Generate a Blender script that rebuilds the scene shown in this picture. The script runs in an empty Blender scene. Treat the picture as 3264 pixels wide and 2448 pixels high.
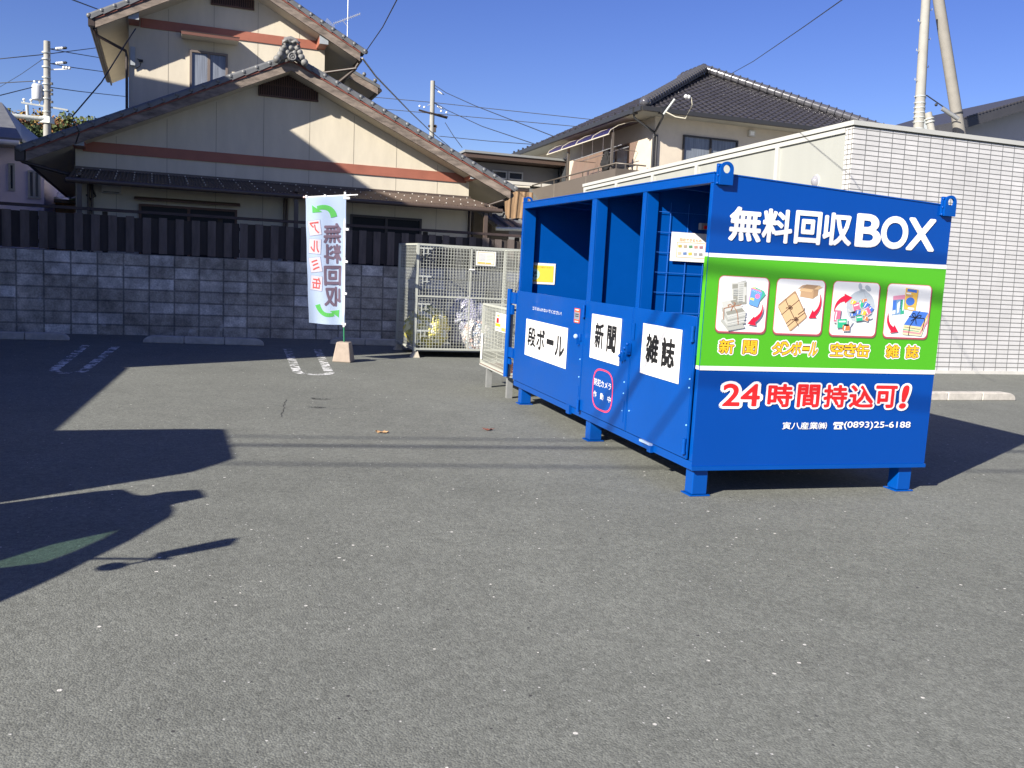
import bpy, bmesh, math, random
from mathutils import Matrix, Vector, noise
random.seed(7)
SC = bpy.context.scene
COL = SC.collection

# ------------------------------------------------------------------ camera
CAM_H = 1.5237
cd = bpy.data.cameras.new('camera'); cam = bpy.data.objects.new('camera', cd); COL.objects.link(cam)
cd.sensor_width = 36; cd.lens = 2950 / 3264 * 36; cd.clip_start = 0.05; cd.clip_end = 3000
_r = Vector((0.998574, 0.005251, 0.053126)); _d = Vector((0.053361, -0.127865, -0.990355)); _f = Vector((0.001593, 0.991778, -0.127963))
cam.matrix_world = Matrix(((_r.x, -_d.x, -_f.x, 0), (_r.y, -_d.y, -_f.y, 0), (_r.z, -_d.z, -_f.z, CAM_H), (0, 0, 0, 1)))
SC.camera = cam
# ------------------------------------------------------------------ light
SUN = Vector((0.5685, 0.6624, -0.4878)).normalized()      # direction the light travels
w = bpy.data.worlds.new("World"); SC.world = w; w.use_nodes = True
nt = w.node_tree; nt.nodes.clear()
sky = nt.nodes.new('ShaderNodeTexSky'); sky.sky_type = 'NISHITA'; sky.sun_disc = False
sky.sun_elevation = math.asin(-SUN.z); sky.sun_rotation = math.atan2(-SUN.x, -SUN.y)
sky.altitude = 300; sky.air_density = 0.9; sky.dust_density = 0.5; sky.ozone_density = 3.5
bg = nt.nodes.new("ShaderNodeBackground"); bg.inputs[1].default_value = 0.064
hs = nt.nodes.new("ShaderNodeHueSaturation"); hs.inputs["Hue"].default_value = 0.527; hs.inputs["Saturation"].default_value = 1.2
wo = nt.nodes.new('ShaderNodeOutputWorld')
nt.links.new(sky.outputs[0], hs.inputs["Color"]); nt.links.new(hs.outputs[0], bg.inputs[0]); nt.links.new(bg.outputs[0], wo.inputs[0])
sl = bpy.data.lights.new('sun', 'SUN'); sl.energy = 5.0; sl.angle = math.radians(0.53); sl.color = (1, 0.93, 0.82)
so = bpy.data.objects.new('sun', sl); COL.objects.link(so); so.rotation_euler = SUN.to_track_quat('-Z', 'Y').to_euler()
so.location = (-30, -35, 30)
SC.view_settings.view_transform = 'Standard'; SC.view_settings.look = 'None'; SC.view_settings.exposure = 1.1; SC.view_settings.gamma = 1

# ------------------------------------------------------------------ frames
W0 = Vector((-6.044, 15.736, 0))
BX = Vector((0.9364, 0.3509, 0.0017)); BY = Vector((-0.3506, 0.9358, -0.0363)); UP = Vector((-0.0143, 0.0334, 0.9993))
def frame(x, y, z, o):
    return Matrix(((x.x, y.x, z.x, o.x), (x.y, y.y, z.y, o.y), (x.z, y.z, z.z, o.z), (0, 0, 0, 1)))
BL = frame(BX, BY, UP, W0)                                 # plumb frame of the buildings (the lot itself slopes 2 degrees)
YAW = math.radians(20.541)
GR = Matrix.Translation(W0) @ Matrix.Rotation(YAW, 4, 'Z')  # lot frame, same heading, lying on the asphalt
BO = Matrix.Translation((1.2685, 6.2221, 0.1916)) @ Matrix.Rotation(math.radians(17.0288), 4, 'Z')  # container frame
WD = Matrix.Identity(4)

# ------------------------------------------------------------------ materials
MATS = {}
def nd(t, typ, **kw):
    n = t.nodes.new(typ)
    for k, v in kw.items(): setattr(n, k, v)
    return n
def mat(name, col, rough=.6, var=.0, scale=6., bump=0., bscale=40., metallic=0., spec=.5, alpha=1., coat=0., stretch=(1, 1, 1), trans=0.):
    if name in MATS: return MATS[name]
    m = bpy.data.materials.new(name); m.use_nodes = True; t = m.node_tree; b = t.nodes['Principled BSDF']
    b.inputs['Base Color'].default_value = (*col, 1); b.inputs['Roughness'].default_value = rough
    b.inputs['Metallic'].default_value = metallic; b.inputs['Specular IOR Level'].default_value = spec
    b.inputs['Alpha'].default_value = alpha; b.inputs['Coat Weight'].default_value = coat
    b.inputs['Transmission Weight'].default_value = trans
    if var or bump:
        tc = nd(t, 'ShaderNodeTexCoord'); mp = nd(t, 'ShaderNodeMapping'); mp.inputs['Scale'].default_value = stretch
        t.links.new(tc.outputs['Object'], mp.inputs[0])
    if var:
        n1 = nd(t, 'ShaderNodeTexNoise'); n1.inputs['Scale'].default_value = scale; n1.inputs['Detail'].default_value = 8; n1.inputs['Roughness'].default_value = .65
        t.links.new(mp.outputs[0], n1.inputs['Vector'])
        r = nd(t, 'ShaderNodeMapRange'); r.inputs[1].default_value = .3; r.inputs[2].default_value = .7
        r.inputs[3].default_value = 1 - var; r.inputs[4].default_value = 1 + var
        t.links.new(n1.outputs[0], r.inputs[0])
        mx = nd(t, 'ShaderNodeVectorMath', operation='SCALE'); mx.inputs[0].default_value = col
        t.links.new(r.outputs[0], mx.inputs['Scale']); t.links.new(mx.outputs[0], b.inputs['Base Color'])
        rr = nd(t, 'ShaderNodeMapRange'); rr.inputs[3].default_value = max(.02, rough - .1); rr.inputs[4].default_value = min(1, rough + .1)
        t.links.new(n1.outputs[0], rr.inputs[0]); t.links.new(rr.outputs[0], b.inputs['Roughness'])
    if bump:
        n2 = nd(t, 'ShaderNodeTexNoise'); n2.inputs['Scale'].default_value = bscale; n2.inputs['Detail'].default_value = 4
        t.links.new(mp.outputs[0], n2.inputs['Vector'])
        bp = nd(t, 'ShaderNodeBump'); bp.inputs['Strength'].default_value = bump; bp.inputs['Distance'].default_value = .01
        t.links.new(n2.outputs[0], bp.inputs['Height']); t.links.new(bp.outputs[0], b.inputs['Normal'])
    MATS[name] = m
    return m

def mat_asphalt():
    m = bpy.data.materials.new('asphalt'); m.use_nodes = True; t = m.node_tree; b = t.nodes['Principled BSDF']
    b.inputs['Roughness'].default_value = .85; b.inputs['Specular IOR Level'].default_value = .35
    tc = nd(t, 'ShaderNodeTexCoord'); V = tc.outputs['Object']
    def noi(s, d=3, r=.6):
        n = nd(t, 'ShaderNodeTexNoise'); n.inputs['Scale'].default_value = s; n.inputs['Detail'].default_value = d; n.inputs['Roughness'].default_value = r
        t.links.new(V, n.inputs['Vector']); return n.outputs[0]
    def mr(x, a, b_, c, d):
        r = nd(t, 'ShaderNodeMapRange'); t.links.new(x, r.inputs[0])
        for i, v in zip((1, 2, 3, 4), (a, b_, c, d)): r.inputs[i].default_value = v
        return r.outputs[0]
    def mul(x, y):
        q = nd(t, 'ShaderNodeMath', operation='MULTIPLY'); t.links.new(x, q.inputs[0]); t.links.new(y, q.inputs[1]); return q.outputs[0]
    big = mr(noi(.35, 6, .65), .3, .7, .86, 1.12)
    mid = mr(noi(3.2, 5), .3, .7, .93, 1.07)
    vo = nd(t, 'ShaderNodeTexVoronoi'); vo.inputs['Scale'].default_value = 130; t.links.new(V, vo.inputs['Vector'])
    cellv = nd(t, 'ShaderNodeSeparateColor'); t.links.new(vo.outputs['Color'], cellv.inputs[0])
    agg = mr(cellv.outputs[0], 0, 1, .80, 1.21)
    v2 = nd(t, 'ShaderNodeTexVoronoi'); v2.inputs['Scale'].default_value = 45; t.links.new(V, v2.inputs['Vector'])
    c2 = nd(t, 'ShaderNodeSeparateColor'); t.links.new(v2.outputs['Color'], c2.inputs[0])
    agg2 = mr(c2.outputs[1], 0, 1, .86, 1.14)
    fac = mul(mul(big, mid), mul(agg, agg2))
    base = nd(t, 'ShaderNodeVectorMath', operation='SCALE'); base.inputs[0].default_value = (.143, .150, .134)
    t.links.new(fac, base.inputs['Scale'])
    # pale stone chips: few random cells, small dots of different size
    def chips(scale, thr, size, col, prev):
        v = nd(t, 'ShaderNodeTexVoronoi'); v.inputs['Scale'].default_value = scale; t.links.new(V, v.inputs['Vector'])
        s = nd(t, 'ShaderNodeSeparateColor'); t.links.new(v.outputs['Color'], s.inputs[0])
        pick = nd(t, 'ShaderNodeMath', operation='GREATER_THAN'); pick.inputs[1].default_value = thr; t.links.new(s.outputs[0], pick.inputs[0])
        rad = mr(s.outputs[1], 0, 1, size * .35, size)
        ins = nd(t, 'ShaderNodeMath', operation='LESS_THAN'); t.links.new(v.outputs['Distance'], ins.inputs[0]); t.links.new(rad, ins.inputs[1])
        f = mul(pick.outputs[0], ins.outputs[0])
        mx = nd(t, 'ShaderNodeMix', data_type='RGBA'); t.links.new(f, mx.inputs['Factor']); t.links.new(prev, mx.inputs['A']); mx.inputs['B'].default_value = (*col, 1)
        return mx.outputs['Result']
    c = chips(9, .38, .085, (.55, .54, .5), base.outputs[0])
    c = chips(23, .72, .13, (.42, .42, .4), c)
    c = chips(14, .8, .12, (.05, .05, .05), c)
    t.links.new(c, b.inputs['Base Color'])
    bp = nd(t, 'ShaderNodeBump'); bp.inputs['Strength'].default_value = .4; bp.inputs['Distance'].default_value = .005
    t.links.new(vo.outputs['Distance'], bp.inputs['Height']); bp.invert = True
    t.links.new(bp.outputs[0], b.inputs['Normal'])
    return m

def mat_brick(name, c1, c2, cm, bw, bh, mortar, rough=.7, axes='xz', stain=0., bias=0., bump=.4, coursevar=0., spec=.4, off=(0, 0, 0), efflo=0., msmooth=.1):
    """stack-bond units in the object's own x/z (or y/z) metres"""
    m = bpy.data.materials.new(name); m.use_nodes = True; t = m.node_tree; b = t.nodes['Principled BSDF']
    b.inputs['Roughness'].default_value = rough; b.inputs['Specular IOR Level'].default_value = spec
    tc = nd(t, 'ShaderNodeTexCoord'); sp = nd(t, 'ShaderNodeSeparateXYZ'); t.links.new(tc.outputs['Object'], sp.inputs[0])
    cb = nd(t, 'ShaderNodeCombineXYZ'); t.links.new(sp.outputs[0 if axes[0] == 'x' else 1], cb.inputs[0]); t.links.new(sp.outputs[2], cb.inputs[1])
    mp = nd(t, 'ShaderNodeMapping'); mp.inputs['Location'].default_value = off; t.links.new(cb.outputs[0], mp.inputs[0])
    br = nd(t, 'ShaderNodeTexBrick'); br.offset = 0; br.squash = 1
    br.inputs['Scale'].default_value = 1; br.inputs['Brick Width'].default_value = bw; br.inputs['Row Height'].default_value = bh
    br.inputs['Mortar Size'].default_value = mortar; br.inputs['Mortar Smooth'].default_value = msmooth; br.inputs['Bias'].default_value = bias
    br.inputs['Color1'].default_value = (*c1, 1); br.inputs['Color2'].default_value = (*c2, 1); br.inputs['Mortar'].default_value = (*cm, 1)
    t.links.new(mp.outputs[0], br.inputs['Vector'])
    out = br.outputs['Color']
    def noi(s, d=5, r=.6, det=None):
        n = nd(t, 'ShaderNodeTexNoise'); n.inputs['Scale'].default_value = s; n.inputs['Detail'].default_value = d; n.inputs['Roughness'].default_value = r
        t.links.new(tc.outputs['Object'], n.inputs['Vector']); return n.outputs[0]
    if stain:
        for s, a in ((1.3, stain), (6, stain * .7), (38, stain * .55)):
            r = nd(t, 'ShaderNodeMapRange'); r.inputs[1].default_value = .32; r.inputs[2].default_value = .68; r.inputs[3].default_value = 1 - a; r.inputs[4].default_value = 1 + a
            t.links.new(noi(s), r.inputs[0])
            vm = nd(t, 'ShaderNodeVectorMath', operation='SCALE'); t.links.new(out, vm.inputs[0]); t.links.new(r.outputs[0], vm.inputs['Scale']); out = vm.outputs[0]
    if efflo:
        r = nd(t, 'ShaderNodeMapRange'); r.inputs[1].default_value = .62; r.inputs[2].default_value = .72; r.inputs[3].default_value = 0; r.inputs[4].default_value = efflo
        t.links.new(noi(3.1, 6, .7), r.inputs[0])
        mx = nd(t, 'ShaderNodeMix', data_type='RGBA'); mx.inputs['B'].default_value = (.62, .62, .6, 1)
        t.links.new(r.outputs[0], mx.inputs['Factor']); t.links.new(out, mx.inputs['A']); out = mx.outputs['Result']
    t.links.new(out, b.inputs['Base Color'])
    if bump:
        bp = nd(t, 'ShaderNodeBump'); bp.inputs['Strength'].default_value = bump; bp.inputs['Distance'].default_value = .006; bp.invert = True
        t.links.new(br.outputs['Fac'], bp.inputs['Height']); t.links.new(bp.outputs[0], b.inputs['Normal'])
    return m

def mat_tint(name, col, amount=.75, rough=.1, through=None):
    """thin see-through sheet that tints the light it lets through"""
    m = bpy.data.materials.new(name); m.use_nodes = True; t = m.node_tree; t.nodes.clear()
    o = nd(t, 'ShaderNodeOutputMaterial'); mx = nd(t, 'ShaderNodeMixShader'); mx.inputs[0].default_value = amount
    g = nd(t, 'ShaderNodeBsdfPrincipled'); g.inputs['Base Color'].default_value = (*col, 1); g.inputs['Roughness'].default_value = rough
    tr = nd(t, 'ShaderNodeBsdfTransparent'); tr.inputs[0].default_value = (*(through or col), 1)
    t.links.new(g.outputs[0], mx.inputs[1]); t.links.new(tr.outputs[0], mx.inputs[2]); t.links.new(mx.outputs[0], o.inputs[0])
    return m

def mat_worn(name, col, cover=.5, scale=9.):
    m = bpy.data.materials.new(name); m.use_nodes = True; t = m.node_tree; b = t.nodes['Principled BSDF']
    b.inputs['Base Color'].default_value = (*col, 1); b.inputs['Roughness'].default_value = .8
    tc = nd(t, 'ShaderNodeTexCoord')
    n = nd(t, 'ShaderNodeTexNoise'); n.inputs['Scale'].default_value = scale; n.inputs['Detail'].default_value = 9; n.inputs['Roughness'].default_value = .75
    t.links.new(tc.outputs['Object'], n.inputs['Vector'])
    r = nd(t, 'ShaderNodeMapRange'); r.inputs[1].default_value = cover - .05; r.inputs[2].default_value = cover + .05; t.links.new(n.outputs[0], r.inputs[0])
    t.links.new(r.outputs[0], b.inputs['Alpha']); return m

# ------------------------------------------------------------------ mesh builder
class MB:
    def __init__(s): s.v = []; s.f = []; s.m = []; s.mats = []; s.sm = []
    def mi(s, m):
        if m not in s.mats: s.mats.append(m)
        return s.mats.index(m)
    def add(s, vs, fs, m, smooth=False):
        o = len(s.v); s.v += [Vector(p) for p in vs]; i = s.mi(m)
        for f in fs: s.f.append([o + k for k in f]); s.m.append(i); s.sm.append(smooth)
        return s
    def box(s, x0, x1, y0, y1, z0, z1, m, X=None):
        x0, x1 = min(x0, x1), max(x0, x1); y0, y1 = min(y0, y1), max(y0, y1); z0, z1 = min(z0, z1), max(z0, z1)
        vs = [Vector(p) for p in ((x0, y0, z0), (x1, y0, z0), (x1, y1, z0), (x0, y1, z0), (x0, y0, z1), (x1, y0, z1), (x1, y1, z1), (x0, y1, z1))]
        if X is not None: vs = [X @ p for p in vs]
        return s.add(vs, [(0, 3, 2, 1), (4, 5, 6, 7), (0, 1, 5, 4), (1, 2, 6, 5), (2, 3, 7, 6), (3, 0, 4, 7)], m)
    def hexa(s, bot, top, m):
        return s.add(list(bot) + list(top), [(0, 3, 2, 1), (4, 5, 6, 7), (0, 1, 5, 4), (1, 2, 6, 5), (2, 3, 7, 6), (3, 0, 4, 7)], m)
    def quad(s, a, b, c, d, m): return s.add([a, b, c, d], [(0, 1, 2, 3)], m)
    def poly(s, pts, m): return s.add(pts, [tuple(range(len(pts)))], m)
    def prism(s, pts, vec, m):
        n = len(pts); vec = Vector(vec); a = [Vector(p) for p in pts]; b = [p + vec for p in a]
        return s.add(a + b, [tuple(range(n)), tuple(range(2 * n - 1, n - 1, -1))] + [(i, i + n, (i + 1) % n + n, (i + 1) % n) for i in range(n)], m)
    def tube(s, pts, r, m, n=8, caps=True, r2=None, smooth=True):
        pts = [Vector(p) for p in pts]; rings = []; N = len(pts)
        for i, p in enumerate(pts):
            d = (pts[min(i + 1, N - 1)] - pts[max(i - 1, 0)]).normalized()
            u = d.cross(Vector((0, 0, 1)) if abs(d.z) < .95 else Vector((1, 0, 0))).normalized(); v = d.cross(u)
            rr = r if r2 is None else r + (r2 - r) * i / (N - 1)
            rings.append([p + (u * math.cos(2 * math.pi * (k + .5) / n) + v * math.sin(2 * math.pi * (k + .5) / n)) * rr for k in range(n)])
        vs = [q for R in rings for q in R]; fs = []
        for i in range(N - 1):
            for k in range(n): fs.append((i * n + k, i * n + (k + 1) % n, (i + 1) * n + (k + 1) % n, (i + 1) * n + k))
        s.add(vs, fs, m, smooth and n > 4)
        if caps: s.add(rings[0], [tuple(range(n - 1, -1, -1))], m); s.add(rings[-1], [tuple(range(n))], m)
        return s
    def bar(s, a, b, r, m): return s.tube([a, b], r, m, 4)
    def lathe(s, prof, m, X=Matrix.Identity(4), n=16):
        vs = [X @ Vector((r * math.cos(2 * math.pi * k / n), r * math.sin(2 * math.pi * k / n), z)) for r, z in prof for k in range(n)]
        fs = [(i * n + k, i * n + (k + 1) % n, (i + 1) * n + (k + 1) % n, (i + 1) * n + k) for i in range(len(prof) - 1) for k in range(n)]
        return s.add(vs, fs, m, True)
    def ball(s, c, r, m, n=8, sc=(1, 1, 1)):
        c = Vector(c); prof = [(max(1e-4, math.sin(math.pi * i / n)) * r, -math.cos(math.pi * i / n) * r) for i in range(n + 1)]
        return s.lathe(prof, m, Matrix.Translation(c) @ Matrix.Diagonal((*sc, 1)), n + 2)
    def build(s, name, parent=None, F=None, base=(0, 0, 0), bevel=0.):
        me = bpy.data.meshes.new(name); base = Vector(base)
        me.from_pydata([p - base for p in s.v], [], s.f); 
        for m in s.mats: me.materials.append(m)
        me.polygons.foreach_set('material_index', s.m); me.polygons.foreach_set('use_smooth', s.sm)
        bm = bmesh.new(); bm.from_mesh(me); bmesh.ops.recalc_face_normals(bm, faces=bm.faces); bm.to_mesh(me); bm.free()
        me.update(); o = bpy.data.objects.new(name, me); COL.objects.link(o)
        if parent is not None:
            o.parent = parent
        elif F is not None: o.matrix_world = F @ Matrix.Translation(base)
        else: o.location = base
        if bevel:
            bv = o.modifiers.new('bevel', 'BEVEL'); bv.width = bevel; bv.segments = 2; bv.limit_method = 'ANGLE'
        return o
BASE = {}
def tag(o, label, cat, group=None, kind=None):
    if label: o['label'] = label
    if cat: o['category'] = cat
    if group: o['group'] = group
    if kind: o['kind'] = kind
    return o
class Thing:
    """an Empty at the thing's base; parts are given in the frame's own coordinates"""
    def __init__(s, name, label, cat, F=WD, base=(0, 0, 0), group=None):
        s.base = Vector(base); s.o = bpy.data.objects.new(name, None); COL.objects.link(s.o)
        s.o.matrix_world = F @ Matrix.Translation(s.base); s.o.empty_display_size = .2; tag(s.o, label, cat, group)
    def part(s, name, mb, bevel=0., label=None, parent=None):
        o = mb.build(name, parent or s.o, None, s.base, bevel)
        if label: o['label'] = label
        return o
def copy_tree(o, parent=None):
    c = o.copy(); COL.objects.link(c); c.parent = parent
    for ch in list(o.children): copy_tree(ch, c)
    return c

# text: glyph outlines filled to a flat mesh, then laid on a surface of the thing that carries it
_TX = {}
def text_geo(s, off=0.):
    k = (s, off)
    if k in _TX: return _TX[k]
    c = bpy.data.curves.new('t', 'FONT'); c.body = s; c.offset = off; c.resolution_u = 2 if ord(s[0]) > 300 else 6
    o = bpy.data.objects.new('t', c); COL.objects.link(o)
    dg = bpy.context.evaluated_depsgraph_get(); me = bpy.data.meshes.new_from_object(o.evaluated_get(dg))
    r = ([(v.co.x, v.co.y) for v in me.vertices], [tuple(p.vertices) for p in me.polygons])
    bpy.data.objects.remove(o); bpy.data.curves.remove(c); bpy.data.meshes.remove(me)
    _TX[k] = r; return r
def put_text(mb, s, u0, u1, v0, v1, to3, m, off=0., shear=0.):
    """fits the glyphs of s into u0..u1 x v0..v1; offsets make the strokes bolder"""
    P, _ = text_geo(s); xs = [p[0] for p in P]; ys = [p[1] for p in P]
    ax, bx, ay, by = min(xs), max(xs), min(ys), max(ys)
    Q, F = text_geo(s)
    def mp(p):
        a = (p[0] - ax) / (bx - ax); b = (p[1] - ay) / (by - ay)
        return to3(u0 + (u1 - u0) * a + shear * b * (v1 - v0), v0 + (v1 - v0) * b)
    nst = 0 if off <= 0 else (6 if off < .03 else 10 if off < .07 else 14)
    lift = (to3(u0 + .001, v0) - to3(u0, v0)).cross(to3(u0, v0 + .001) - to3(u0, v0)).normalized() * .000016
    for k in range(nst):
        a_ = 2 * math.pi * (k + .5) / nst; dx, dy = off * math.cos(a_), off * math.sin(a_)
        mb.add([mp((p[0] + dx, p[1] + dy)) + lift * k for p in Q], F, m)
    if nst > 9:
        for k in range(8):
            a_ = math.pi / 4 * k; dx, dy = off * .5 * math.cos(a_), off * .5 * math.sin(a_)
            mb.add([mp((p[0] + dx, p[1] + dy)) + lift * (nst + k) for p in Q], F, m)
    mb.add([mp(p) + lift * (nst + 9) for p in Q], F, m)

# shared materials
G_TILE = mat('grey_roof_tile', (.13, .135, .14), .45, .18, 5, .15, 60)
CREAM = mat('cream_siding', (.555, .505, .405), .75, .075, 2.2, .25, 120, stretch=(1.6, 1.6, .45))
BRICKRED = mat('brick_red_trim', (.30, .105, .068), .6, .12, 3)
WOODOLD = mat('weathered_board', (.185, .150, .124), .85, .62, 3.2, .4, 30, stretch=(1, 1, 3.5))
DBROWN = mat('dark_brown_metal', (.040, .028, .023), .45, .15, 5)
BROWNAL = mat('brown_aluminium', (.085, .062, .05), .45, .1, 6)
GALV = mat('galvanised_steel', (.47, .49, .46), .5, .15, 14, metallic=.25)
CONC = mat('concrete', (.46, .435, .39), .85, .2, 9, .3, 50)
POLEC = mat('pole_concrete', (.285, .28, .255), .8, .08, 3, .1, 30)
BLACK = mat('black_plastic', (.015, .015, .016), .5)
WHITE = mat('white_paint', (.78, .78, .76), .5, .03, 4)
GLASS = mat('window_glass', (.02, .03, .045), .06, spec=.9)
CURT = mat('net_curtain', (.42, .44, .46), .9, .15, 9, stretch=(6, 6, .3))
STEELG = mat('grey_steel', (.30, .31, .31), .45, .1, 8, metallic=.4)
PORC = mat('white_porcelain', (.75, .75, .73), .25)
WIREM = mat('black_cable', (.02, .022, .026), .6)

# ================================================================== SETTING
ASPH = mat_asphalt()
g = MB(); g.quad((-250, -250, 0), (250, -250, 0), (250, 350, 0), (-250, 350, 0), ASPH); tag(g.build('ground'), None, None, kind='structure')

LINEW = mat_worn('worn_white_line', (.66, .67, .66), .505, 6.)
def marking(pts, width):
    mb = MB()
    for i in range(len(pts)):
        pass
    n = len(pts); L = []; R = []
    for i, p in enumerate(pts):
        p = Vector((*p, 0)); a = Vector((*pts[max(i - 1, 0)], 0)); b = Vector((*pts[min(i + 1, n - 1)], 0)); d = (b - a).normalized(); q = Vector((-d.y, d.x, 0)) * width / 2
        L.append(p + q); R.append(p - q)
    for i in range(n - 1): mb.quad(L[i], L[i + 1], R[i + 1], R[i], LINEW)
    mb.v = [v + Vector((0, 0, .004)) for v in mb.v]
    return tag(mb.build('parking_line', F=GR), None, None, kind='structure')
def arc(cx, cy, rx, ry, a0, a1, n=10): return [(cx + rx * math.cos(math.radians(a0 + (a1 - a0) * i / n)), cy + ry * math.sin(math.radians(a0 + (a1 - a0) * i / n))) for i in range(n + 1)]
marking([(-.985, -1.87), (-1.11, -4.75)] + arc(-.945, -4.8, .165, .30, 180, 360) + [(-.78, -4.7), (-.565, -1.89)], .11)
marking([(1.93, -1.88), (1.72, -4.7)] + arc(1.925, -4.8, .205, .25, 180, 360) + [(2.13, -4.7), (2.40, -1.93)], .12)

STAIN = mat_worn('oil_stain', (.035, .036, .036), .50, 14.)
def flat_patch(name, pts, m_):
    mb = MB(); mb.poly([(x, y, .003) for x, y in pts], m_); return tag(mb.build(name), None, None, kind='structure')
def rough_ring(cx, cy, rx, ry, seed, n=18):
    q = random.Random(seed); return [(cx + rx * q.uniform(.6, 1.1) * math.cos(2 * math.pi * i / n), cy + ry * q.uniform(.6, 1.1) * math.sin(2 * math.pi * i / n)) for i in range(n)]
for cx, cy, rx, ry, sd_ in ((-1.92, 9.15, .10, .07, 1), (-2.02, 9.72, .12, .07, 2)):
    flat_patch('asphalt_stain', rough_ring(cx, cy, rx, ry, sd_), STAIN)
q = random.Random(9); cr = [(-2.33, 9.55)]
for i in range(14): cr.append((cr[-1][0] + .018 + q.uniform(-.02, .02), cr[-1][1] - .075))
CRK = mat('crack_dark', (.03, .03, .03), .95)
flat_patch('asphalt_crack', [(x + .002 + .003 * (i % 2), y) for i, (x, y) in enumerate(cr)] + [(x - .002 - .002 * (i % 3 == 0), y) for i, (x, y) in reversed(list(enumerate(cr)))], CRK)

gd = MB(); gd.quad((-14, .2, 1.02), (9, .2, 1.02), (9, 9, 1.02), (-14, 9, 1.02), mat('bounce_gravel', (.34, .32, .28), .95, .3, 12)); tag(gd.build('garden_bounce_ground', F=BL), None, None, kind='structure')  # unseen pale ground behind the wall, added to bounce light onto the eave soffit

# wheel stops: three concrete units in a row, the outer ends rounded down to the asphalt
def wheel_stop(label, x0, x1, y, yaw, z0=0.):
    L = x1 - x0; X = Matrix.Translation((x0, y, z0)) @ Matrix.Rotation(math.radians(yaw), 4, 'Z')
    th = Thing('parking_block', label, 'wheel stop', GR, X @ Vector((L / 2, 0, 0)), 'concrete wheel stops along the walls')
    H = .11
    def prof(a, b):
        p = []; n = 6; ra, rb = (.17 if a == 0 else 0), (.17 if b == L else 0)
        if ra: p += [(a + ra - ra * math.cos(math.pi / 2 * i / n), H * math.sin(math.pi / 2 * i / n) ** .8) for i in range(n + 1)]
        else: p += [(a, 0), (a, H)]
        if rb: p += [(b - rb + rb * math.sin(math.pi / 2 * i / n), H * math.cos(math.pi / 2 * i / n) ** .8) for i in range(n + 1)]
        else: p += [(b, H), (b, 0)]
        return p
    for k in range(3):
        a = 0 if k == 0 else L * k / 3 + .004; b = L if k == 2 else L * (k + 1) / 3 - .004
        mb = MB(); mb.prism([X @ Vector((u, 0, v)) for u, v in prof(a, b)], X.to_3x3() @ Vector((0, .15, 0)), CONC)
        th.part('block_unit', mb, .012)
wheel_stop('concrete wheel stop in shade at far left, cut by the photo edge', -3.12, -1.27, -1.2, 0)
wheel_stop('concrete wheel stop in shade midway between the two pairs of painted lines', -.22, 1.62, -1.28, -5)
wheel_stop('concrete wheel stop behind the banner base, reaching to the wire cage', 2.76, 4.55, -.93, -6)
wheel_stop('sunlit concrete wheel stop in front of the white tiled building', 9.50, 11.35, -7.22, -.5)

# retaining wall of concrete blocks, stacked joint over joint
BLOCK = mat_brick('concrete_block', (.36, .33, .28), (.74, .71, .66), (.17, .16, .145), .4007, .2, .024, .9, 'xz', .46, bias=-.35, bump=.5, off=(.148, .034, 0), efflo=.6, msmooth=1.)
mb = MB(); mb.box(-9, 7.2, 0, .15, -.4, 1.366, BLOCK)
tag(mb.build('block_wall', F=BL, base=(0, 0, 0)), 'stained grey concrete block retaining wall under the dark board fence', 'wall')

# board fence on the wall: front and back rows of boards, rails, posts and a cap rail
FWB = mat('fence_board_black', (.042, .034, .031), .85, .3, 3, .25, 40, stretch=(3, 3, .6))
FWOOD = mat('fence_board_dark', (.115, .092, .082), .8, .35, 3, .25, 40, stretch=(3, 3, .6))
th = Thing('board_fence', 'dark brown wooden board fence standing on the block wall', 'fence', BL, (0, .07, 1.37))
mb = MB(); rr = random.Random(3); x = -8.9
while x < 7.1:
    j = rr.uniform(-.006, .006); lean = rr.uniform(-.004, .004)
    mb.box(x + j, x + .132 + j, .050 + lean, .068 + lean, 1.375 + rr.uniform(0, .012), 1.985 + rr.uniform(-.012, .01), FWOOD)
    mb.box(x + .126 + j, x + .270 + j - rr.choice((.0, .0, .004, .012)), .088, .105, 1.385 + rr.uniform(0, .02), 1.975 + rr.uniform(-.01, .01), FWB)
    x += .262
th.part('boards', mb)
mb = MB()
for z in (1.5, 1.88): mb.box(-9, 7.2, .106, .13, z - .03, z + .03, FWB)
th.part('rail', mb)
mb = MB(); mb.box(-9, 7.2, .02, .12, 2.045, 2.09, mat('fence_cap_rail', (.045, .030, .028), .7, .3, 4, .2, 40)); th.part('cap_rail', mb)
x = -8.2
while x < 7:
    mb = MB(); mb.box(x - .04, x + .04, .131, .20, .6, 2.042, FWB); th.part('post', mb); x += 1.84

# ================================================================== BIG GABLED HOUSE
h = Thing('house', 'cream two-storey house with brown gables and grey tiled roofs behind the fence', 'house', BL, (2.39, 6, -.3))
# -- ground floor volume
CX, SLP = 2.39, .459
zb = lambda x: 5.112 - SLP * abs(x - CX)                    # lower edge of the barge board
def lower_body():
    mb = MB(); pts = [(-1.488, 2.6, -.3), (6.27, 2.6, -.3), (6.27, 2.6, zb(6.27) + .05), (CX, 2.6, zb(CX) + .05), (-1.488, 2.6, zb(-1.488) + .05)]
    mb.prism(pts, (0, 9, 0), CREAM)
    return mb
h.part('wall', lower_body(), label='cream panelled ground floor wall')
JOINT = mat('panel_joint', (.24, .215, .17), .8)
mb = MB()
for k in range(-1, 5):
    x = .125 + .905 * k
    if -1.45 < x < 6.2: mb.box(x - .004, x + .004, 2.597, 2.6, .5, zb(x) - .02, JOINT)
for k in (5, 6):
    x = .125 + .905 * k
    mb.box(x - .004, x + .004, 2.597, 2.6, .5, zb(x) - .02, JOINT)
h.part('panel_joints', mb)
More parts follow.
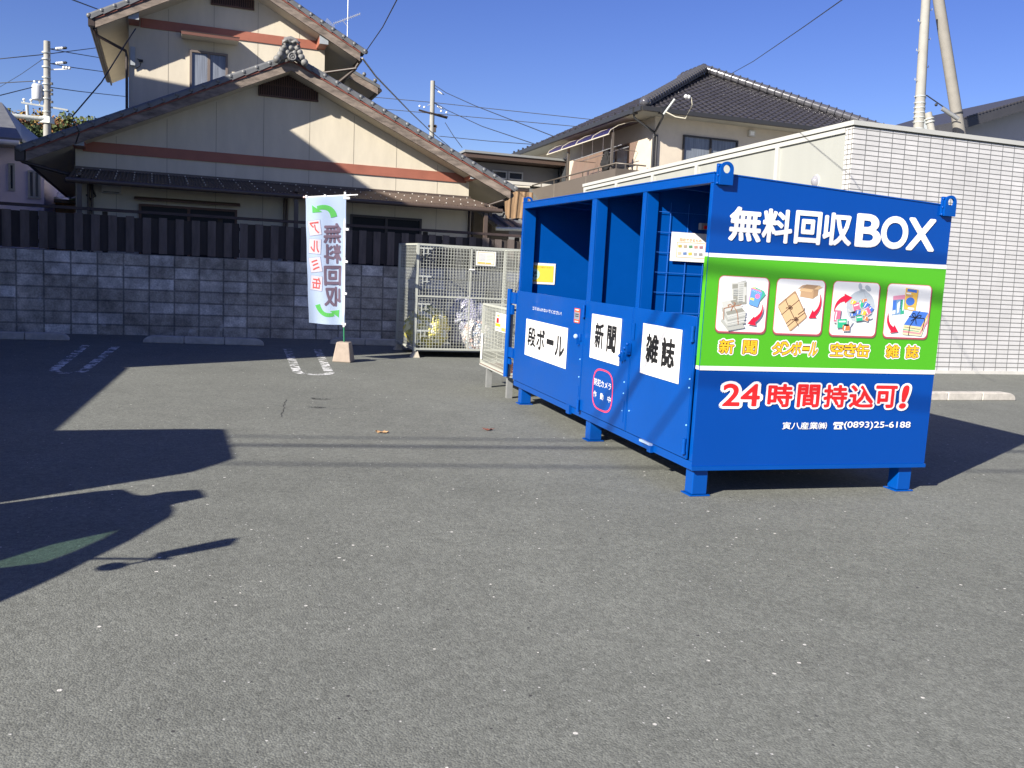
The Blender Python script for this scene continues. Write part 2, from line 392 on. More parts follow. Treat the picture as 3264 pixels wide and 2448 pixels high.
SOFF = mat('soffit_cream', (.50, .46, .37), .8, .06, 3)
def gable_roof(cx, y0, y1, xl, xr, zfun, slp, wall_y, boards=True, blen=None, tilev=.05):
    """soffit, tiled slab, barge boards, red strip, verge tiles of a two-pitch roof with its gable at y0"""
    mb = MB()
    for xe in (xl, xr):
        mb.hexa([(cx, y0 + .04, zfun(cx) + .02), (xe, y0 + .04, zfun(xe) + .02), (xe, y1, zfun(xe) + .02), (cx, y1, zfun(cx) + .02)],
                [(cx, y0 + .04, zfun(cx) + .06), (xe, y0 + .04, zfun(xe) + .06), (xe, y1, zfun(xe) + .06), (cx, y1, zfun(cx) + .06)], SOFF)
    h.part('soffit', mb)
    mb = MB()
    for sgn, xe in ((-1, xl), (1, xr)):
        n = max(4, int((y1 - y0) / .26)); 
        for i in range(n):                                  # tiled surface: one low roll per column of tiles
            a = y0 + .2 + (y1 - y0 - .2) * i / n; b = y0 + .2 + (y1 - y0 - .2) * (i + 1) / n; q = a + (b - a) * .35
            for (p0, p1, h0, h1) in ((a, (a + q) / 2, .21, .245), ((a + q) / 2, q, .245, .21), (q, b, .21, .20)):
                mb.quad((cx, p0, zfun(cx) + h0), (xe + sgn * .07, p0, zfun(xe + sgn * .07) + h0), (xe + sgn * .07, p1, zfun(xe + sgn * .07) + h1), (cx, p1, zfun(cx) + h1), G_TILE)
        mb.hexa([(cx, y0 + .05, zfun(cx) + .062), (xe, y0 + .05, zfun(xe) + .062), (xe, y1, zfun(xe) + .062), (cx, y1, zfun(cx) + .062)],
                [(cx, y0 + .05, zfun(cx) + .19), (xe, y0 + .05, zfun(xe) + .19), (xe, y1, zfun(xe) + .19), (cx, y1, zfun(cx) + .19)], G_TILE)
    L = y1 - y0
    mb.tube([(cx, y0 + .1, zfun(cx) + .30), (cx, y1, zfun(cx) + .30)], .10, G_TILE, 10)
    h.part('roof', mb)
    for sgn, xe in ((-1, xl), (1, xr)):
        mb = MB(); mb.hexa([(cx, y0, zfun(cx)), (xe, y0, zfun(xe)), (xe, y0 + .04, zfun(xe)), (cx, y0 + .04, zfun(cx))],
                           [(cx, y0, zfun(cx) + .165), (xe, y0, zfun(xe) + .165), (xe, y0 + .04, zfun(xe) + .165), (cx, y0 + .04, zfun(cx) + .165)], WOODOLD)
        h.part('barge_board', mb)
        mb = MB(); mb.hexa([(cx, y0 - .02, zfun(cx) + .166), (xe, y0 - .02, zfun(xe) + .166), (xe, y0 + .05, zfun(xe) + .166), (cx, y0 + .05, zfun(cx) + .166)],
                           [(cx, y0 - .02, zfun(cx) + .196), (xe, y0 - .02, zfun(xe) + .196), (xe, y0 + .05, zfun(xe) + .196), (cx, y0 + .05, zfun(cx) + .196)], mat('verge_strip_red', (.20, .062, .045), .7, .25, 5))
        h.part('verge_strip', mb)
        # verge tiles: overlapping capped rolls with a round boss at every lower end
        mb = MB(); c = math.sqrt(1 + slp * slp); d = Vector((sgn / c, 0, -slp / c)); run = abs(xe - cx) * c; k = 0; s = .12
        nrm = Vector((sgn * slp / c, 0, 1 / c))
        while s < run + .05:
            o = Vector((cx, 0, zfun(cx) + .196)) + d * s
            e = min(.30, run + .1 - s)
            a = o + nrm * .035; b = o + d * e + nrm * .014
            X0 = [a + Vector((0, y0 - .035, 0)), b + Vector((0, y0 - .035, 0)), b + Vector((0, y0 + .24, 0)), a + Vector((0, y0 + .24, 0))]
            mb.hexa([p - nrm * .02 for p in X0], [p + nrm * .05 for p in X0], G_TILE)
            mb.tube([a + nrm * .045 + Vector((0, y0 + .03, 0)), b + nrm * .05 + Vector((0, y0 + .03, 0))], .045, G_TILE, 8, r2=.058)
            mb.ball(b + nrm * .055 + Vector((0, y0 + .0, 0)), .052, G_TILE, 7)
            s += .265; k += 1
        h.part('verge_tiles', mb)
gable_roof(CX, 2.03, 10.2, -2.25, 7.03, zb, SLP, 2.6)
# gable ornament: demon-face end tile with scrolls and a medallion
ON = mat('ornament_tile', (.17, .17, .165), .6, .3, 12, .4, 40)
mb = MB(); oc = Vector((2.36, 1.9, 5.30))
mb.prism([oc + Vector(p) for p in ((-.26, 0, -.08), (-.20, 0, .06), (-.14, 0, .2), (-.10, 0, .34), (.10, 0, .34), (.14, 0, .2), (.20, 0, .06), (.26, 0, -.08), (0, 0, .05))], (0, .16, 0), ON)
for (x, z, r) in ((-.26, -.04, .075), (.26, -.04, .075), (-.2, .05, .07), (.2, .05, .07), (-.17, .14, .06), (.17, .14, .06), (-.12, .21, .055), (.12, .21, .055), (0, .2, .05), (-.06, .11, .05), (.07, .12, .05)):
    mb.ball(oc + Vector((x, -.01, z)), r, ON, 7)
for s in (-1, 1):
    mb.tube([oc + Vector((s * .02, -.02, .30)), oc + Vector((s * .08, -.05, .34)), oc + Vector((s * .15, -.05, .30)), oc + Vector((s * .16, -.04, .25)), oc + Vector((s * .11, -.04, .24))], .032, ON, 6)
mb.tube([oc + Vector((-.12, .06, .35)), oc + Vector((0, .05, .39)), oc + Vector((.12, .06, .35))], .05, ON, 8)
X = Matrix.Translation(oc + Vector((.02, -.05, .03))) @ Matrix.Rotation(math.pi / 2, 4, 'X')
mb.lathe([(.0001, .03), (.055, .03), (.06, .045), (.078, .045), (.082, .02), (.085, -.06)], ON, X, 14)
for k in range(6): mb.ball(oc + Vector((.02 + .03 * math.cos(k * 1.05), -.085, .03 + .03 * math.sin(k * 1.05))), .014, ON, 5)
h.part('ridge_ornament', mb)
# brick-red belt and beam ends
mb = MB(); mb.box(-1.36, 6.2, 2.572, 2.5965, 3.303, 3.495, BRICKRED); h.part('belt_trim', mb, label='brick red belt across the lower gable')
GREYCAP = mat('grey_metal_cap', (.32, .35, .37), .5, .1, 8)
for x0, x1 in ((-1.50, -1.30), (6.14, 6.34)):
    mb = MB(); mb.box(x0, x1, 2.1, 2.598, 3.34, 3.56, BRICKRED); q = .02
    mb.box(x0 - .004, x1 + .004, 2.085, 2.1, 3.34, 3.565, GREYCAP); h.part('beam_end', mb)
# slatted gable vents
def vent(pts, x0, x1, z0, y, ztop):
    mb = MB(); mb.prism([(x, y - .012, z) for x, z in pts], (0, .011, 0), mat('vent_dark', (.022, .014, .012), .8))
    n = int((x1 - x0) / .045)
    for i in range(n + 1):
        x = x0 + .02 + (x1 - x0 - .04) * i / n; zt = ztop(x)
        mb.box(x - .011, x + .011, y - .05, y - .013, z0 + .012, zt, mat('vent_slat', (.085, .045, .036), .7, .3, 6))
    mb.box(x0, x1, y - .055, y - .012, z0 - .018, z0 + .012, mat('vent_slat', (0, 0, 0)))
    zm = z0 + (ztop((x0 + x1) / 2) - z0) * .5; mb.box(x0 + .01, x1 - .01, y - .056, y - .05, zm - .012, zm + .012, mat('vent_slat', (0, 0, 0)))
    return mb
h.part('gable_vent', vent([(1.82, 4.69), (3.0, 4.69), (3.0, 4.87), (2.39, 5.15), (1.82, 4.87)], 1.82, 3.0, 4.69, 2.6, lambda x: 4.86 + .27 * max(0, 1 - abs(x - 2.39) / .6)))
# awning over the ground floor with gutter, posts and downpipes
AWN = mat('brown_corrugated_sheet', (.070, .052, .043), .4, .2, 5)
mb = MB(); n = 260; prev = None
for i in range(n + 1):
    x = -1.50 + (6.30 + 1.50) * i / n; k = .012 * (1 if i % 2 else -1); xe = -1.57 + (6.72 + 1.57) * i / n
    cur = (Vector((x, 2.59, 2.985 + k)), Vector((xe, 1.82, 2.735 + k)))
    if prev: mb.quad(prev[0], cur[0], cur[1], prev[1], AWN)
    prev = cur
for r_ in range(4):
    for i in range(26):
        t = .12 + .26 * r_; a = Vector((-1.5 + 7.8 * (i + .5) / 26, 2.59, 2.985)).lerp(Vector((-1.57 + 8.29 * (i + .5) / 26, 1.82, 2.735)), t)
        mb.ball(a + Vector((0, -.005, .018)), .012, mat('screw_glint', (.62, .6, .55), .4), 5)  # screw caps coloured pale to stand in for small reflections on the awning
mb.box(-1.5, 6.3, 2.545, 2.571, 2.96, 3.02, BROWNAL)
h.part('awning', mb)
mb = MB(); mb.tube([(-1.58, 1.76, 2.68), (6.76, 1.76, 2.68)], .048, BROWNAL, 10); mb.box(-1.56, 6.74, 1.80, 1.83, 2.66, 2.72, BROWNAL); h.part('gutter', mb)
for x in (-1.36, 2.50, 6.42):
    mb = MB(); mb.box(x - .04, x + .04, 1.8, 1.86, -.3, 2.70, BROWNAL); mb.box(x - .03, x + .03, 1.86, 2.57, 2.78, 2.83, BROWNAL); h.part('awning_post', mb)
for xs in ((-1.43, -1.26, -1.20), (2.36, 2.41, 6.30)):
    for x in xs:
        mb = MB(); mb.tube([(x, 2.55, -.3), (x, 2.55, 2.7)], .025, BROWNAL, 8); h.part('downpipe', mb)
# windows under the awning
DIMG = mat('awning_shaded_glass', (.010, .010, .011), .35, spec=.15)  # darker, duller copy of the glass: the awning's shade put into its colour
def window(th, name, X, w, hgt, mf, panes=2, curtain=False, depth=.05, dim=False):
    """X maps (u right, out, v up) to the frame; X is a function"""
    mb = MB(); f = .045
    def bx(u0, u1, d0, d1, v0, v1, m): mb.hexa([X(u0, d0, v0), X(u1, d0, v0), X(u1, d1, v0), X(u0, d1, v0)], [X(u0, d0, v1), X(u1, d0, v1), X(u1, d1, v1), X(u0, d1, v1)], m)
    bx(0, w, 0, depth, 0, f, mf); bx(0, w, 0, depth, hgt - f, hgt, mf); bx(0, f, 0, depth - .002, f, hgt - f, mf); bx(w - f, w, 0, depth - .002, f, hgt - f, mf)
    for i in range(1, panes): u = w * i / panes; bx(u - f * .6, u + f * .6, 0, depth - .004, f, hgt - f, mf)
    o = th.part(name, mb)
    for i in range(panes):
        a = f + (w - 2 * f) * i / panes; b = f + (w - 2 * f) * (i + 1) / panes
        mb = MB(); mb.quad(X(a, .012, f), X(b, .012, f), X(b, .012, hgt - f), X(a, .012, hgt - f), (DIMG if dim else GLASS) if not (curtain and i in curtain) else CURTG)
        th.part('pane', mb, parent=o)
    return o
def curtain_glass(name, col, n=9, rough=.25):
    m = mat(name, col, rough, .35, n, spec=.6, stretch=(5, 5, .15)); return m
CURTG = curtain_glass('curtained_glass', (.17, .19, .23))
fY = lambda x0, y, z0: (lambda u, d, v: Vector((x0 + u, y - d, z0 + v)))      # wall facing the lot
fX = lambda x, y1, z0: (lambda u, d, v: Vector((x - d, y1 - u, z0 + v)))      # wall facing left
WDB = mat('window_brown_wood', (.12, .058, .034), .6, .2, 6)
window(h, 'window', fY(-.38, 2.598, .9), 1.82, 1.50, WDB, 2, dim=True)
mb = MB(); mb.hexa([(-.46, 2.42, 2.46), (1.49, 2.42, 2.46), (1.49, 2.599, 2.50), (-.46, 2.599, 2.50)], [(-.46, 2.42, 2.49), (1.49, 2.42, 2.49), (1.49, 2.599, 2.54), (-.46, 2.599, 2.54)], WDB); h.part('window_hood', mb)
window(h, 'window', fY(3.70, 2.598, .7), 1.53, 1.77, DBROWN, 2, dim=True)
window(h, 'window', fY(2.56, 2.598, .9), .8, 1.2, DBROWN, 1, dim=True)
mb = MB(); mb.box(-1.03, -.69, 2.42, 2.597, 2.55, 2.71, mat('beige_box', (.42, .40, .36), .6, .05, 4)); mb.box(-1.0, -.72, 2.416, 2.42, 2.56, 2.575, BLACK); h.part('meter_box', mb)
mb = MB(); mb.tube([(-1.2, 2.56, 2.9), (-1.2, 2.53, 2.62), (-1.14, 2.52, 2.48), (-1.22, 2.54, 2.42), (-1.3, 2.55, 2.5)], .018, WIREM, 6); h.part('conduit', mb)
mb = MB(); mb.box(6.0, 6.2, 9.0, 9.1, 0, 2.4, BROWNAL); h.part('side_post', mb)
# left eave gutter end, collector box and drain
mb = MB(); mb.tube([(-2.33, 2.1, 3.07), (-2.33, 10.2, 3.07)], .055, DBROWN, 8); mb.box(-2.43, -2.27, 2.03, 2.2, 2.98, 3.22, DBROWN)
mb.tube([(-2.34, 2.1, 3.0), (-2.31, 2.1, 2.97), (-1.56, 2.3, 2.82)], .032, DBROWN, 8); h.part('eave_gutter', mb)
mb = MB(); mb.tube([(7.08, 2.1, 3.06), (7.08, 10.2, 3.06)], .055, DBROWN, 8); mb.tube([(7.05, 2.2, 3.0), (6.7, 2.4, 2.86), (6.42, 2.5, 2.78)], .03, DBROWN, 8); h.part('eave_gutter', mb)
# -- upper storey
UX = 1.42; us = .523
zu = lambda x: 7.27 - us * abs(x - UX)
mb = MB(); mb.prism([(-.625, 4.4, 3.2), (3.39, 4.4, 3.2), (3.39, 4.4, zu(3.39) + .05), (UX, 4.4, zu(UX) + .05), (-.625, 4.4, zu(-.625) + .05)], (0, 5.2, 0), CREAM); h.part('wall', mb, label='cream panelled upper storey wall')
mb = MB()
for x in (.142, 1.052, 1.955, 2.83): mb.box(x - .004, x + .004, 4.397, 4.4, 4.4, zu(x) - .02, JOINT)
h.part('panel_joints', mb)
gable_roof(UX, 3.83, 9.5, -1.22, 4.07, zu, us, 4.4)
mb = MB(); mb.box(-.40, 3.245, 4.374, 4.396, 6.143, 6.33, BRICKRED); h.part('belt_trim', mb, label='brick red belt across the upper gable')
for x0, x1 in ((-.62, -.42), (3.2, 3.38)):
    mb = MB(); mb.box(x0, x1, 3.9, 4.398, 6.16, 6.36, BRICKRED); mb.box(x0 - .004, x1 + .004, 3.885, 3.9, 6.16, 6.365, GREYCAP); h.part('beam_end', mb)
h.part('gable_vent', vent([(.977, 6.81), (1.871, 6.81), (1.871, 6.99), (1.42, 7.2), (.977, 6.99)], .977, 1.871, 6.81, 4.4, lambda x: 6.98 + max(0, .2 * (1 - abs(x - 1.42) / .45))))
GBROWN = mat('grey_brown_sash', (.16, .13, .115), .45, .05, 5)
window(h, 'window', fY(.565, 4.398, 4.45), .77, 1.36, GBROWN, 2, curtain=(0, 1))
mb = MB(); mb.hexa([(.40, 3.92, 6.00), (1.53, 3.92, 6.00), (1.53, 4.373, 6.02), (.40, 4.373, 6.02)], [(.40, 3.92, 6.045), (1.53, 3.92, 6.045), (1.53, 4.373, 6.115), (.40, 4.373, 6.115)], SOFF)
mb.box(.39, 1.54, 3.905, 3.92, 6.0, 6.06, mat('hood_edge', (.13, .055, .04), .6)); mb.hexa([(.385, 3.90, 6.062), (1.545, 3.90, 6.062), (1.545, 4.373, 6.118), (.385, 4.373, 6.118)], [(.385, 3.90, 6.075), (1.545, 3.90, 6.075), (1.545, 4.373, 6.13), (.385, 4.373, 6.13)], DBROWN)
h.part('window_hood', mb)
mb = MB(); mb.tube([(-1.29, 3.9, 5.98), (-1.29, 9.5, 5.98)], .06, DBROWN, 8); mb.box(-1.35, -1.23, 3.83, 3.98, 5.92, 6.08, DBROWN); h.part('eave_gutter', mb)
mb = MB(); mb.hexa([(-1.235, 3.88, 5.86), (-1.20, 3.88, 5.86), (-1.20, 9.5, 5.86), (-1.235, 9.5, 5.86)], [(-1.235, 3.88, 6.06), (-1.20, 3.88, 6.06), (-1.20, 9.5, 6.06), (-1.235, 9.5, 6.06)], DBROWN); h.part('eave_fascia', mb)
mb = MB(); mb.tube([(-1.27, 4.1, 5.95), (-1.22, 4.15, 5.82), (-.68, 4.34, 5.62), (-.66, 4.35, 5.5), (-.66, 4.35, 4.0)], .03, DBROWN, 8); h.part('downpipe', mb)
mb = MB(); mb.box(-.59, -.50, 4.33, 4.396, 5.35, 5.72, GREYCAP); mb.tube([(-.46, 4.39, 5.5), (-.38, 4.36, 5.46), (-.41, 4.37, 5.35), (-.52, 4.37, 5.28)], .009, WIREM, 5); mb.box(-.43, -.35, 4.36, 4.396, 5.44, 5.49, BLACK); h.part('cable_box', mb)
mb = MB(); mb.tube([(4.08, 3.9, 5.92), (4.14, 9.5, 5.92)], .055, DBROWN, 8); mb.tube([(4.06, 3.95, 5.86), (3.98, 4.0, 5.72), (3.70, 4.3, 5.5), (3.45, 4.45, 5.35), (3.43, 4.5, 4.4)], .032, DBROWN, 8); mb.tube([(4.02, 3.95, 5.75), (3.36, 4.36, 5.66)], .03, DBROWN, 8); h.part('eave_gutter', mb)
# lower wing of the upper roof seen past its right eave
zr = lambda x: 6.05 - .44 * (x - 4.28)
mb = MB(); mb.hexa([(3.3, 6, zr(3.3)), (4.93, 6, zr(4.93)), (4.93, 9.5, zr(4.93)), (3.3, 9.5, zr(3.3))], [(3.3, 6, zr(3.3) + .03), (4.93, 6, zr(4.93) + .03), (4.93, 9.5, zr(4.93) + .03), (3.3, 9.5, zr(3.3) + .03)], SOFF)
mb.hexa([(3.3, 5.97, zr(3.3) - .1), (4.93, 5.97, zr(4.93) - .1), (4.93, 5.998, zr(4.93) - .1), (3.3, 5.998, zr(3.3) - .1)], [(3.3, 5.97, zr(3.3) + .06), (4.93, 5.97, zr(4.93) + .06), (4.93, 5.998, zr(4.93) + .06), (3.3, 5.998, zr(3.3) + .06)], WOODOLD)
mb.hexa([(3.3, 5.95, zr(3.3) + .062), (4.98, 5.95, zr(4.98) + .062), (4.98, 9.5, zr(4.98) + .062), (3.3, 9.5, zr(3.3) + .062)], [(3.3, 5.95, zr(3.3) + .14), (4.98, 5.95, zr(4.98) + .14), (4.98, 9.5, zr(4.98) + .14), (3.3, 9.5, zr(3.3) + .14)], G_TILE)
for i in range(6): 
    x = 3.5 + .27 * i; mb.ball((x, 5.95, zr(x) + .18), .05, G_TILE, 7)
mb.tube([(4.98, 5.97, zr(4.98) + .02), (4.98, 9.5, zr(4.98) + .02)], .05, DBROWN, 8)
mb.box(3.35, 4.3, 6.3, 9.4, 3.5, zr(4.3), CREAM)
h.part('side_roof', mb)

# TV aerial on the right slope of the upper roof
a = Thing('tv_antenna', 'thin silver television aerial on the right slope of the upper roof', 'antenna', BL, (3.82, 4.05, 6.25))
ALU = mat('aluminium', (.62, .63, .64), .35, metallic=.6)
mb = MB(); mb.tube([(3.82, 4.05, 6.25), (3.82, 4.05, 7.9)], .012, ALU, 6); a.part('mast', mb)
mb = MB(); mb.box(3.75, 3.89, 3.98, 4.12, 6.22, 6.36, mat('beige_box', (0, 0, 0))); a.part('base', mb)
mb = MB(); A0, A1 = Vector((3.52, 4.05, 6.66)), Vector((4.08, 4.05, 6.94)); mb.bar(A0, A1, .01, ALU)
for i in range(13):
    p = A0.lerp(A1, i / 12); mb.bar(p + Vector((0, -.08, 0)), p + Vector((0, .08, 0)), .005, ALU); mb.bar(p + Vector((-.01, 0, .03)), p + Vector((.01, 0, -.03)), .005, ALU)
for k in range(5): 
    q = A0 + Vector((-.05 - .0, -.12 + .06 * k, 0)); mb.bar(q + Vector((-.12, 0, .06)), q + Vector((.06, 0, -.1)), .005, ALU)
mb.bar((3.7, 4.05, 6.76), (3.84, 4.05, 6.62), .008, ALU); a.part('aerial_boom', mb)

# ================================================================== WHITE TILED SHOP
TX, TY = 10.82, -4.1
t = Thing('tiled_building', 'low white tiled building with pale metal side wall behind the blue container', 'building', BL, (15, 1, -.3))
TILEM = mat_brick('white_wall_tile', (.50, .497, .49), (.555, .55, .545), (.13, .13, .125), .2755, .0823, .0075, .35, 'xz', .05, bump=.5, spec=.5, off=(.05, .0, 0), msmooth=.15)
TILES = mat_brick('white_corner_tile', (.53, .525, .51), (.57, .565, .555), (.085, .085, .08), .094, .0823, .0075, .35, 'yz', .04, bump=.5, spec=.5, off=(.0, .0, 0), msmooth=.15)
SIDING = mat('pale_metal_siding', (.325, .335, .31), .5, .04, 1.2, stretch=(2, 2, .25))
SIDTRIM = mat('pale_trim', (.43, .435, .41), .5, .03, 2)
mb = MB(); mb.box(TX + .02, 21, TY, TY + .2, -.12, 3.93, TILEM); t.part('tiled_wall', mb)
mb = MB(); mb.box(TX, TX + .02, TY, TY + .19, -.12, 3.93, TILES); t.part('corner_tiles', mb)
mb = MB(); mb.box(TX + .03, 21, TY + .2, 6.5, -.3, 3.86, SIDING); t.part('side_wall', mb)
mb = MB()
mb.box(TX - .035, 21.03, TY - .035, 6.62, 3.955, 4.03, SIDTRIM); mb.box(TX - .01, TX + .03, TY + .2, 6.6, 3.86, 3.935, SIDTRIM); mb.box(TX + .01, 21, TY + .01, 6.6, 3.932, 3.953, mat('shadow_gap', (.12, .12, .10), .8))
t.part('coping', mb)
for y in (-2.05, .79, 2.73, 4.62, 6.52):
    mb = MB(); mb.box(TX - .02, TX + .03, y - .05, y + .05, -.3, 3.858, SIDTRIM); t.part('wall_batten', mb)
mb = MB(); mb.box(TX + .01, 21, TY - .03, TY - .002, -.22, -.118, mat('base_flashing', (.55, .54, .50), .5, .1, 3)); t.part('base_flashing', mb)
mb = MB(); mb.box(TX + .01, 21, TY - .015, TY + .2, -.6, -.22, CONC); t.part('footing', mb)
mb = MB(); mb.lathe([(.0001, .10), (.04, .09), (.075, .05), (.085, 0)], mat('lamp_glass', (.26, .26, .29), .15), Matrix.Translation((TX + .03, -3.2, 3.12)) @ Matrix.Rotation(-math.pi / 2, 4, 'Y') @ Matrix.Diagonal((1.35, .95, 1, 1)), 16)
mb.lathe([(.095, 0), (.095, .015), (.08, .02)], SIDTRIM, Matrix.Translation((TX + .029, -3.2, 3.12)) @ Matrix.Rotation(-math.pi / 2, 4, 'Y') @ Matrix.Diagonal((1.35, .95, 1, 1)), 16)
t.part('wall_lamp', mb)

# ================================================================== RIGHT-HAND HOUSE WITH HIP ROOF
r = Thing('house', 'beige house with dark hipped tile roof and brown balcony behind the tiled building', 'house', BL, (18, 13, -.3))
BEIGE = mat('beige_stucco_brick', (.54, .475, .385), .8, .06, 4, .5, 55)
HX, HY = 14.0, 8.6; EX, EY, EZ = 13.22, 7.95, 6.58; HS = .525; AX, AY = 18.06, 12.66; EX2 = 22.9; EYB = 19.0; RY = 14.3
mb = MB(); mb.box(HX, 22.1, HY, 18.4, -.3, 6.5, BEIGE); r.part('wall', mb)
mb = MB(); mb.hexa([(EX + .02, EY + .02, 6.50), (EX2, EY + .02, 6.50), (EX2, EYB, 6.50), (EX + .02, EYB, 6.50)], [(EX + .02, EY + .02, 6.53), (EX2, EY + .02, 6.53), (EX2, EYB, 6.53), (EX + .02, EYB, 6.53)], mat('soffit_pale', (.52, .50, .42), .8, .04, 2)); r.part('soffit', mb)
HTILE = mat('dark_pantile', (.040, .038, .042), .38, .3, 7, .1, 60)
def tile_slope(th, e0, e1, up, u0f, u1f, h):
    """pantile surface: courses from eave line e0->e1 rising along up (unit); u0f/u1f(v) clip the course ends"""
    e0, e1, up = Vector(e0), Vector(e1), Vector(up); d = (e1 - e0).normalized(); nrm = d.cross(up).normalized()
    if nrm.z < 0: nrm = -nrm
    mb = MB(); cv = .25; tw = .27; v = 0
    while v < h - .02:
        v2 = min(v + cv, h); a, b = u0f(v), u1f(v)
        if b - a < .05: break
        n = max(1, int((b - a) / (tw / 6))); P = []
        for i in range(n + 1):
            u = a + (b - a) * i / n; ph = (u / tw) % 1
            hh = .035 * max(0, math.sin(math.pi * ph / .6)) if ph < .6 else -.006
            P.append((e0 + d * u + up * v + nrm * (hh + .028), e0 + d * u + up * (v2 + .01) + nrm * hh, e0 + d * u + up * v + nrm * (hh - .01)))
        vs = [p for q in P for p in q]; fs = []
        for i in range(n): fs += [(3 * i, 3 * i + 3, 3 * i + 4, 3 * i + 1), (3 * i + 2, 3 * i + 5, 3 * i + 3, 3 * i)]
        mb.add(vs, fs, HTILE, False); v = v2
    return mb
k = math.sqrt(1 + HS * HS); 
run = AY - EY; hh = run * k
r.part('roof', tile_slope(r, (EX, EY, EZ), (EX2, EY, EZ), (0, 1 / k, HS / k), lambda v: v / k, lambda v: EX2 - EX - v / k, hh), label='front slope of the dark pantile roof')
run2 = AX - EX; 
r.part('roof', tile_slope(r, (EX, EYB, EZ), (EX, EY, EZ), (1 / k, 0, HS / k), lambda v: v / k, lambda v: EYB - EY - v / k, run2 * k * .985), label='left slope of the dark pantile roof')
apex = Vector((AX, AY, EZ + HS * (AX - EX)))
SHINY = mat('ridge_pantile', (.07, .07, .08), .16, .1, 8, spec=.8)
def ridge(a, b, rad):
    mb = MB(); a, b = Vector(a), Vector(b); n = int((b - a).length / .27); d = (b - a) / n
    for i in range(n):
        p = a + d * i; mb.tube([p, p + d * 1.06], rad, SHINY, 12, r2=rad * .92); mb.tube([p - d * .03, p + d * .09], rad * 1.22, SHINY, 12)
    mb.box(0, 0, 0, 0, 0, 0, SHINY) if False else None
    mb.hexa([a + Vector((-.1, .1, -.12)), a + Vector((.1, -.1, -.12)), b + Vector((.1, -.1, -.12)), b + Vector((-.1, .1, -.12))], [a + Vector((-.1, .1, .06)), a + Vector((.1, -.1, .06)), b + Vector((.1, -.1, .06)), b + Vector((-.1, .1, .06))], mat('ridge_mortar', (.10, .095, .09), .9, .3, 9))
    return mb
u = Vector((0, 0, .13))
mb = ridge(Vector((EX + .12, EY + .12, EZ + .05)) + u, apex + u, .14); mb.ball(Vector((EX + .10, EY + .10, EZ + .17)), .15, SHINY, 10); r.part('hip_ridge', mb)
r.part('hip_ridge', ridge(Vector((EX2 - .12, EY + .12, EZ + .05)) + u, apex + u, .14))
r.part('top_ridge', ridge(apex + u, Vector((AX, RY, apex.z)) + u, .14))
# eave edge roll, gutters, fascia, snow guards
EAV = mat('eave_metal', (.10, .10, .105), .25, metallic=.5)
mb = MB(); mb.tube([(EX - .02, EY + .02, EZ + .03), (EX - .02, EYB, EZ + .03)], .035, EAV, 8); r.part('eave_roll', mb)
for i in range(22): mb = MB(); mb.box(EX - .05, EX + .02, EY + .5 * i + .3, EY + .5 * i + .34, EZ + .0, EZ + .13, HTILE); r.part('snow_guard', mb)
mb = MB()
GUT = mat('gutter_dark', (.030, .030, .031), .4)
mb = MB()
for p0, p1 in (((EX - .06, EY - .06), (EX - .06, EYB)), ((EX - .06, EY - .06), (EX2, EY - .06))):
    dx, dy = (0.06, 0) if p0[0] == p1[0] else (0, .06)
    mb.box(min(p0[0], p1[0]) - dx, max(p0[0], p1[0]) + dx, min(p0[1], p1[1]) - dy, max(p0[1], p1[1]) + dy, 6.475 + (.001 if dx else 0), 6.60 + (.001 if dx else 0), GUT)
r.part('gutter', mb)
for x, y in ((EX - .06, EY + .45), (EX + .62, EY - .06)):
    mb = MB(); mb.box(x - .09, x + .09, y - .09, y + .09, 6.44, 6.60, GUT); mb.box(x - .1, x + .1, y - .1, y + .1, 6.6, 6.63, GUT)
    mb.tube([(x, y, 6.46), (x + .02, y, 6.34), (HX - .02, HY - .05, 6.0), (HX - .05, HY - .06, 5.85)], .035, GUT, 8); r.part('rain_hopper', mb)
for dx in (-.06, .06):
    mb = MB(); mb.tube([(HX + dx, HY - .05, 5.95), (HX + dx, HY - .05, -.3)], .035, GUT, 8); r.part('downpipe', mb)
DKSASH = mat('dark_sash', (.035, .03, .027), .4)
CURT2 = curtain_glass('curtained_glass_pale', (.15, .17, .20), 8, .2)
CURTG = CURT2
window(r, 'window', fY(14.985, 8.598, 4.85), 1.96, 1.19, DKSASH, 2, curtain=(0, 1), depth=.07)
mb = MB(); mb.box(17.30, 17.52, 8.48, 8.597, 6.21, 6.40, mat('vent_cover', (.52, .50, .45), .5)); mb.box(17.34, 17.48, 8.475, 8.48, 6.25, 6.36, WHITE); r.part('vent_cover', mb)
CURTG = curtain_glass('curtained_glass_dim', (.055, .06, .065), 8, .15)
window(r, 'window', fX(13.998, 16.7, 4.4), 1.6, 1.56, DKSASH, 3, curtain=(0, 2), depth=.06)
window(r, 'window', fX(13.998, 12.05, 4.4), 1.85, 1.52, DKSASH, 2, curtain=(1,), depth=.06)
mb = MB(); mb.box(13.90, 13.998, 16.78, 16.88, 3.5, 6.0, mat('white_pipe', (.70, .66, .58), .5)); r.part('wall_strip', mb)
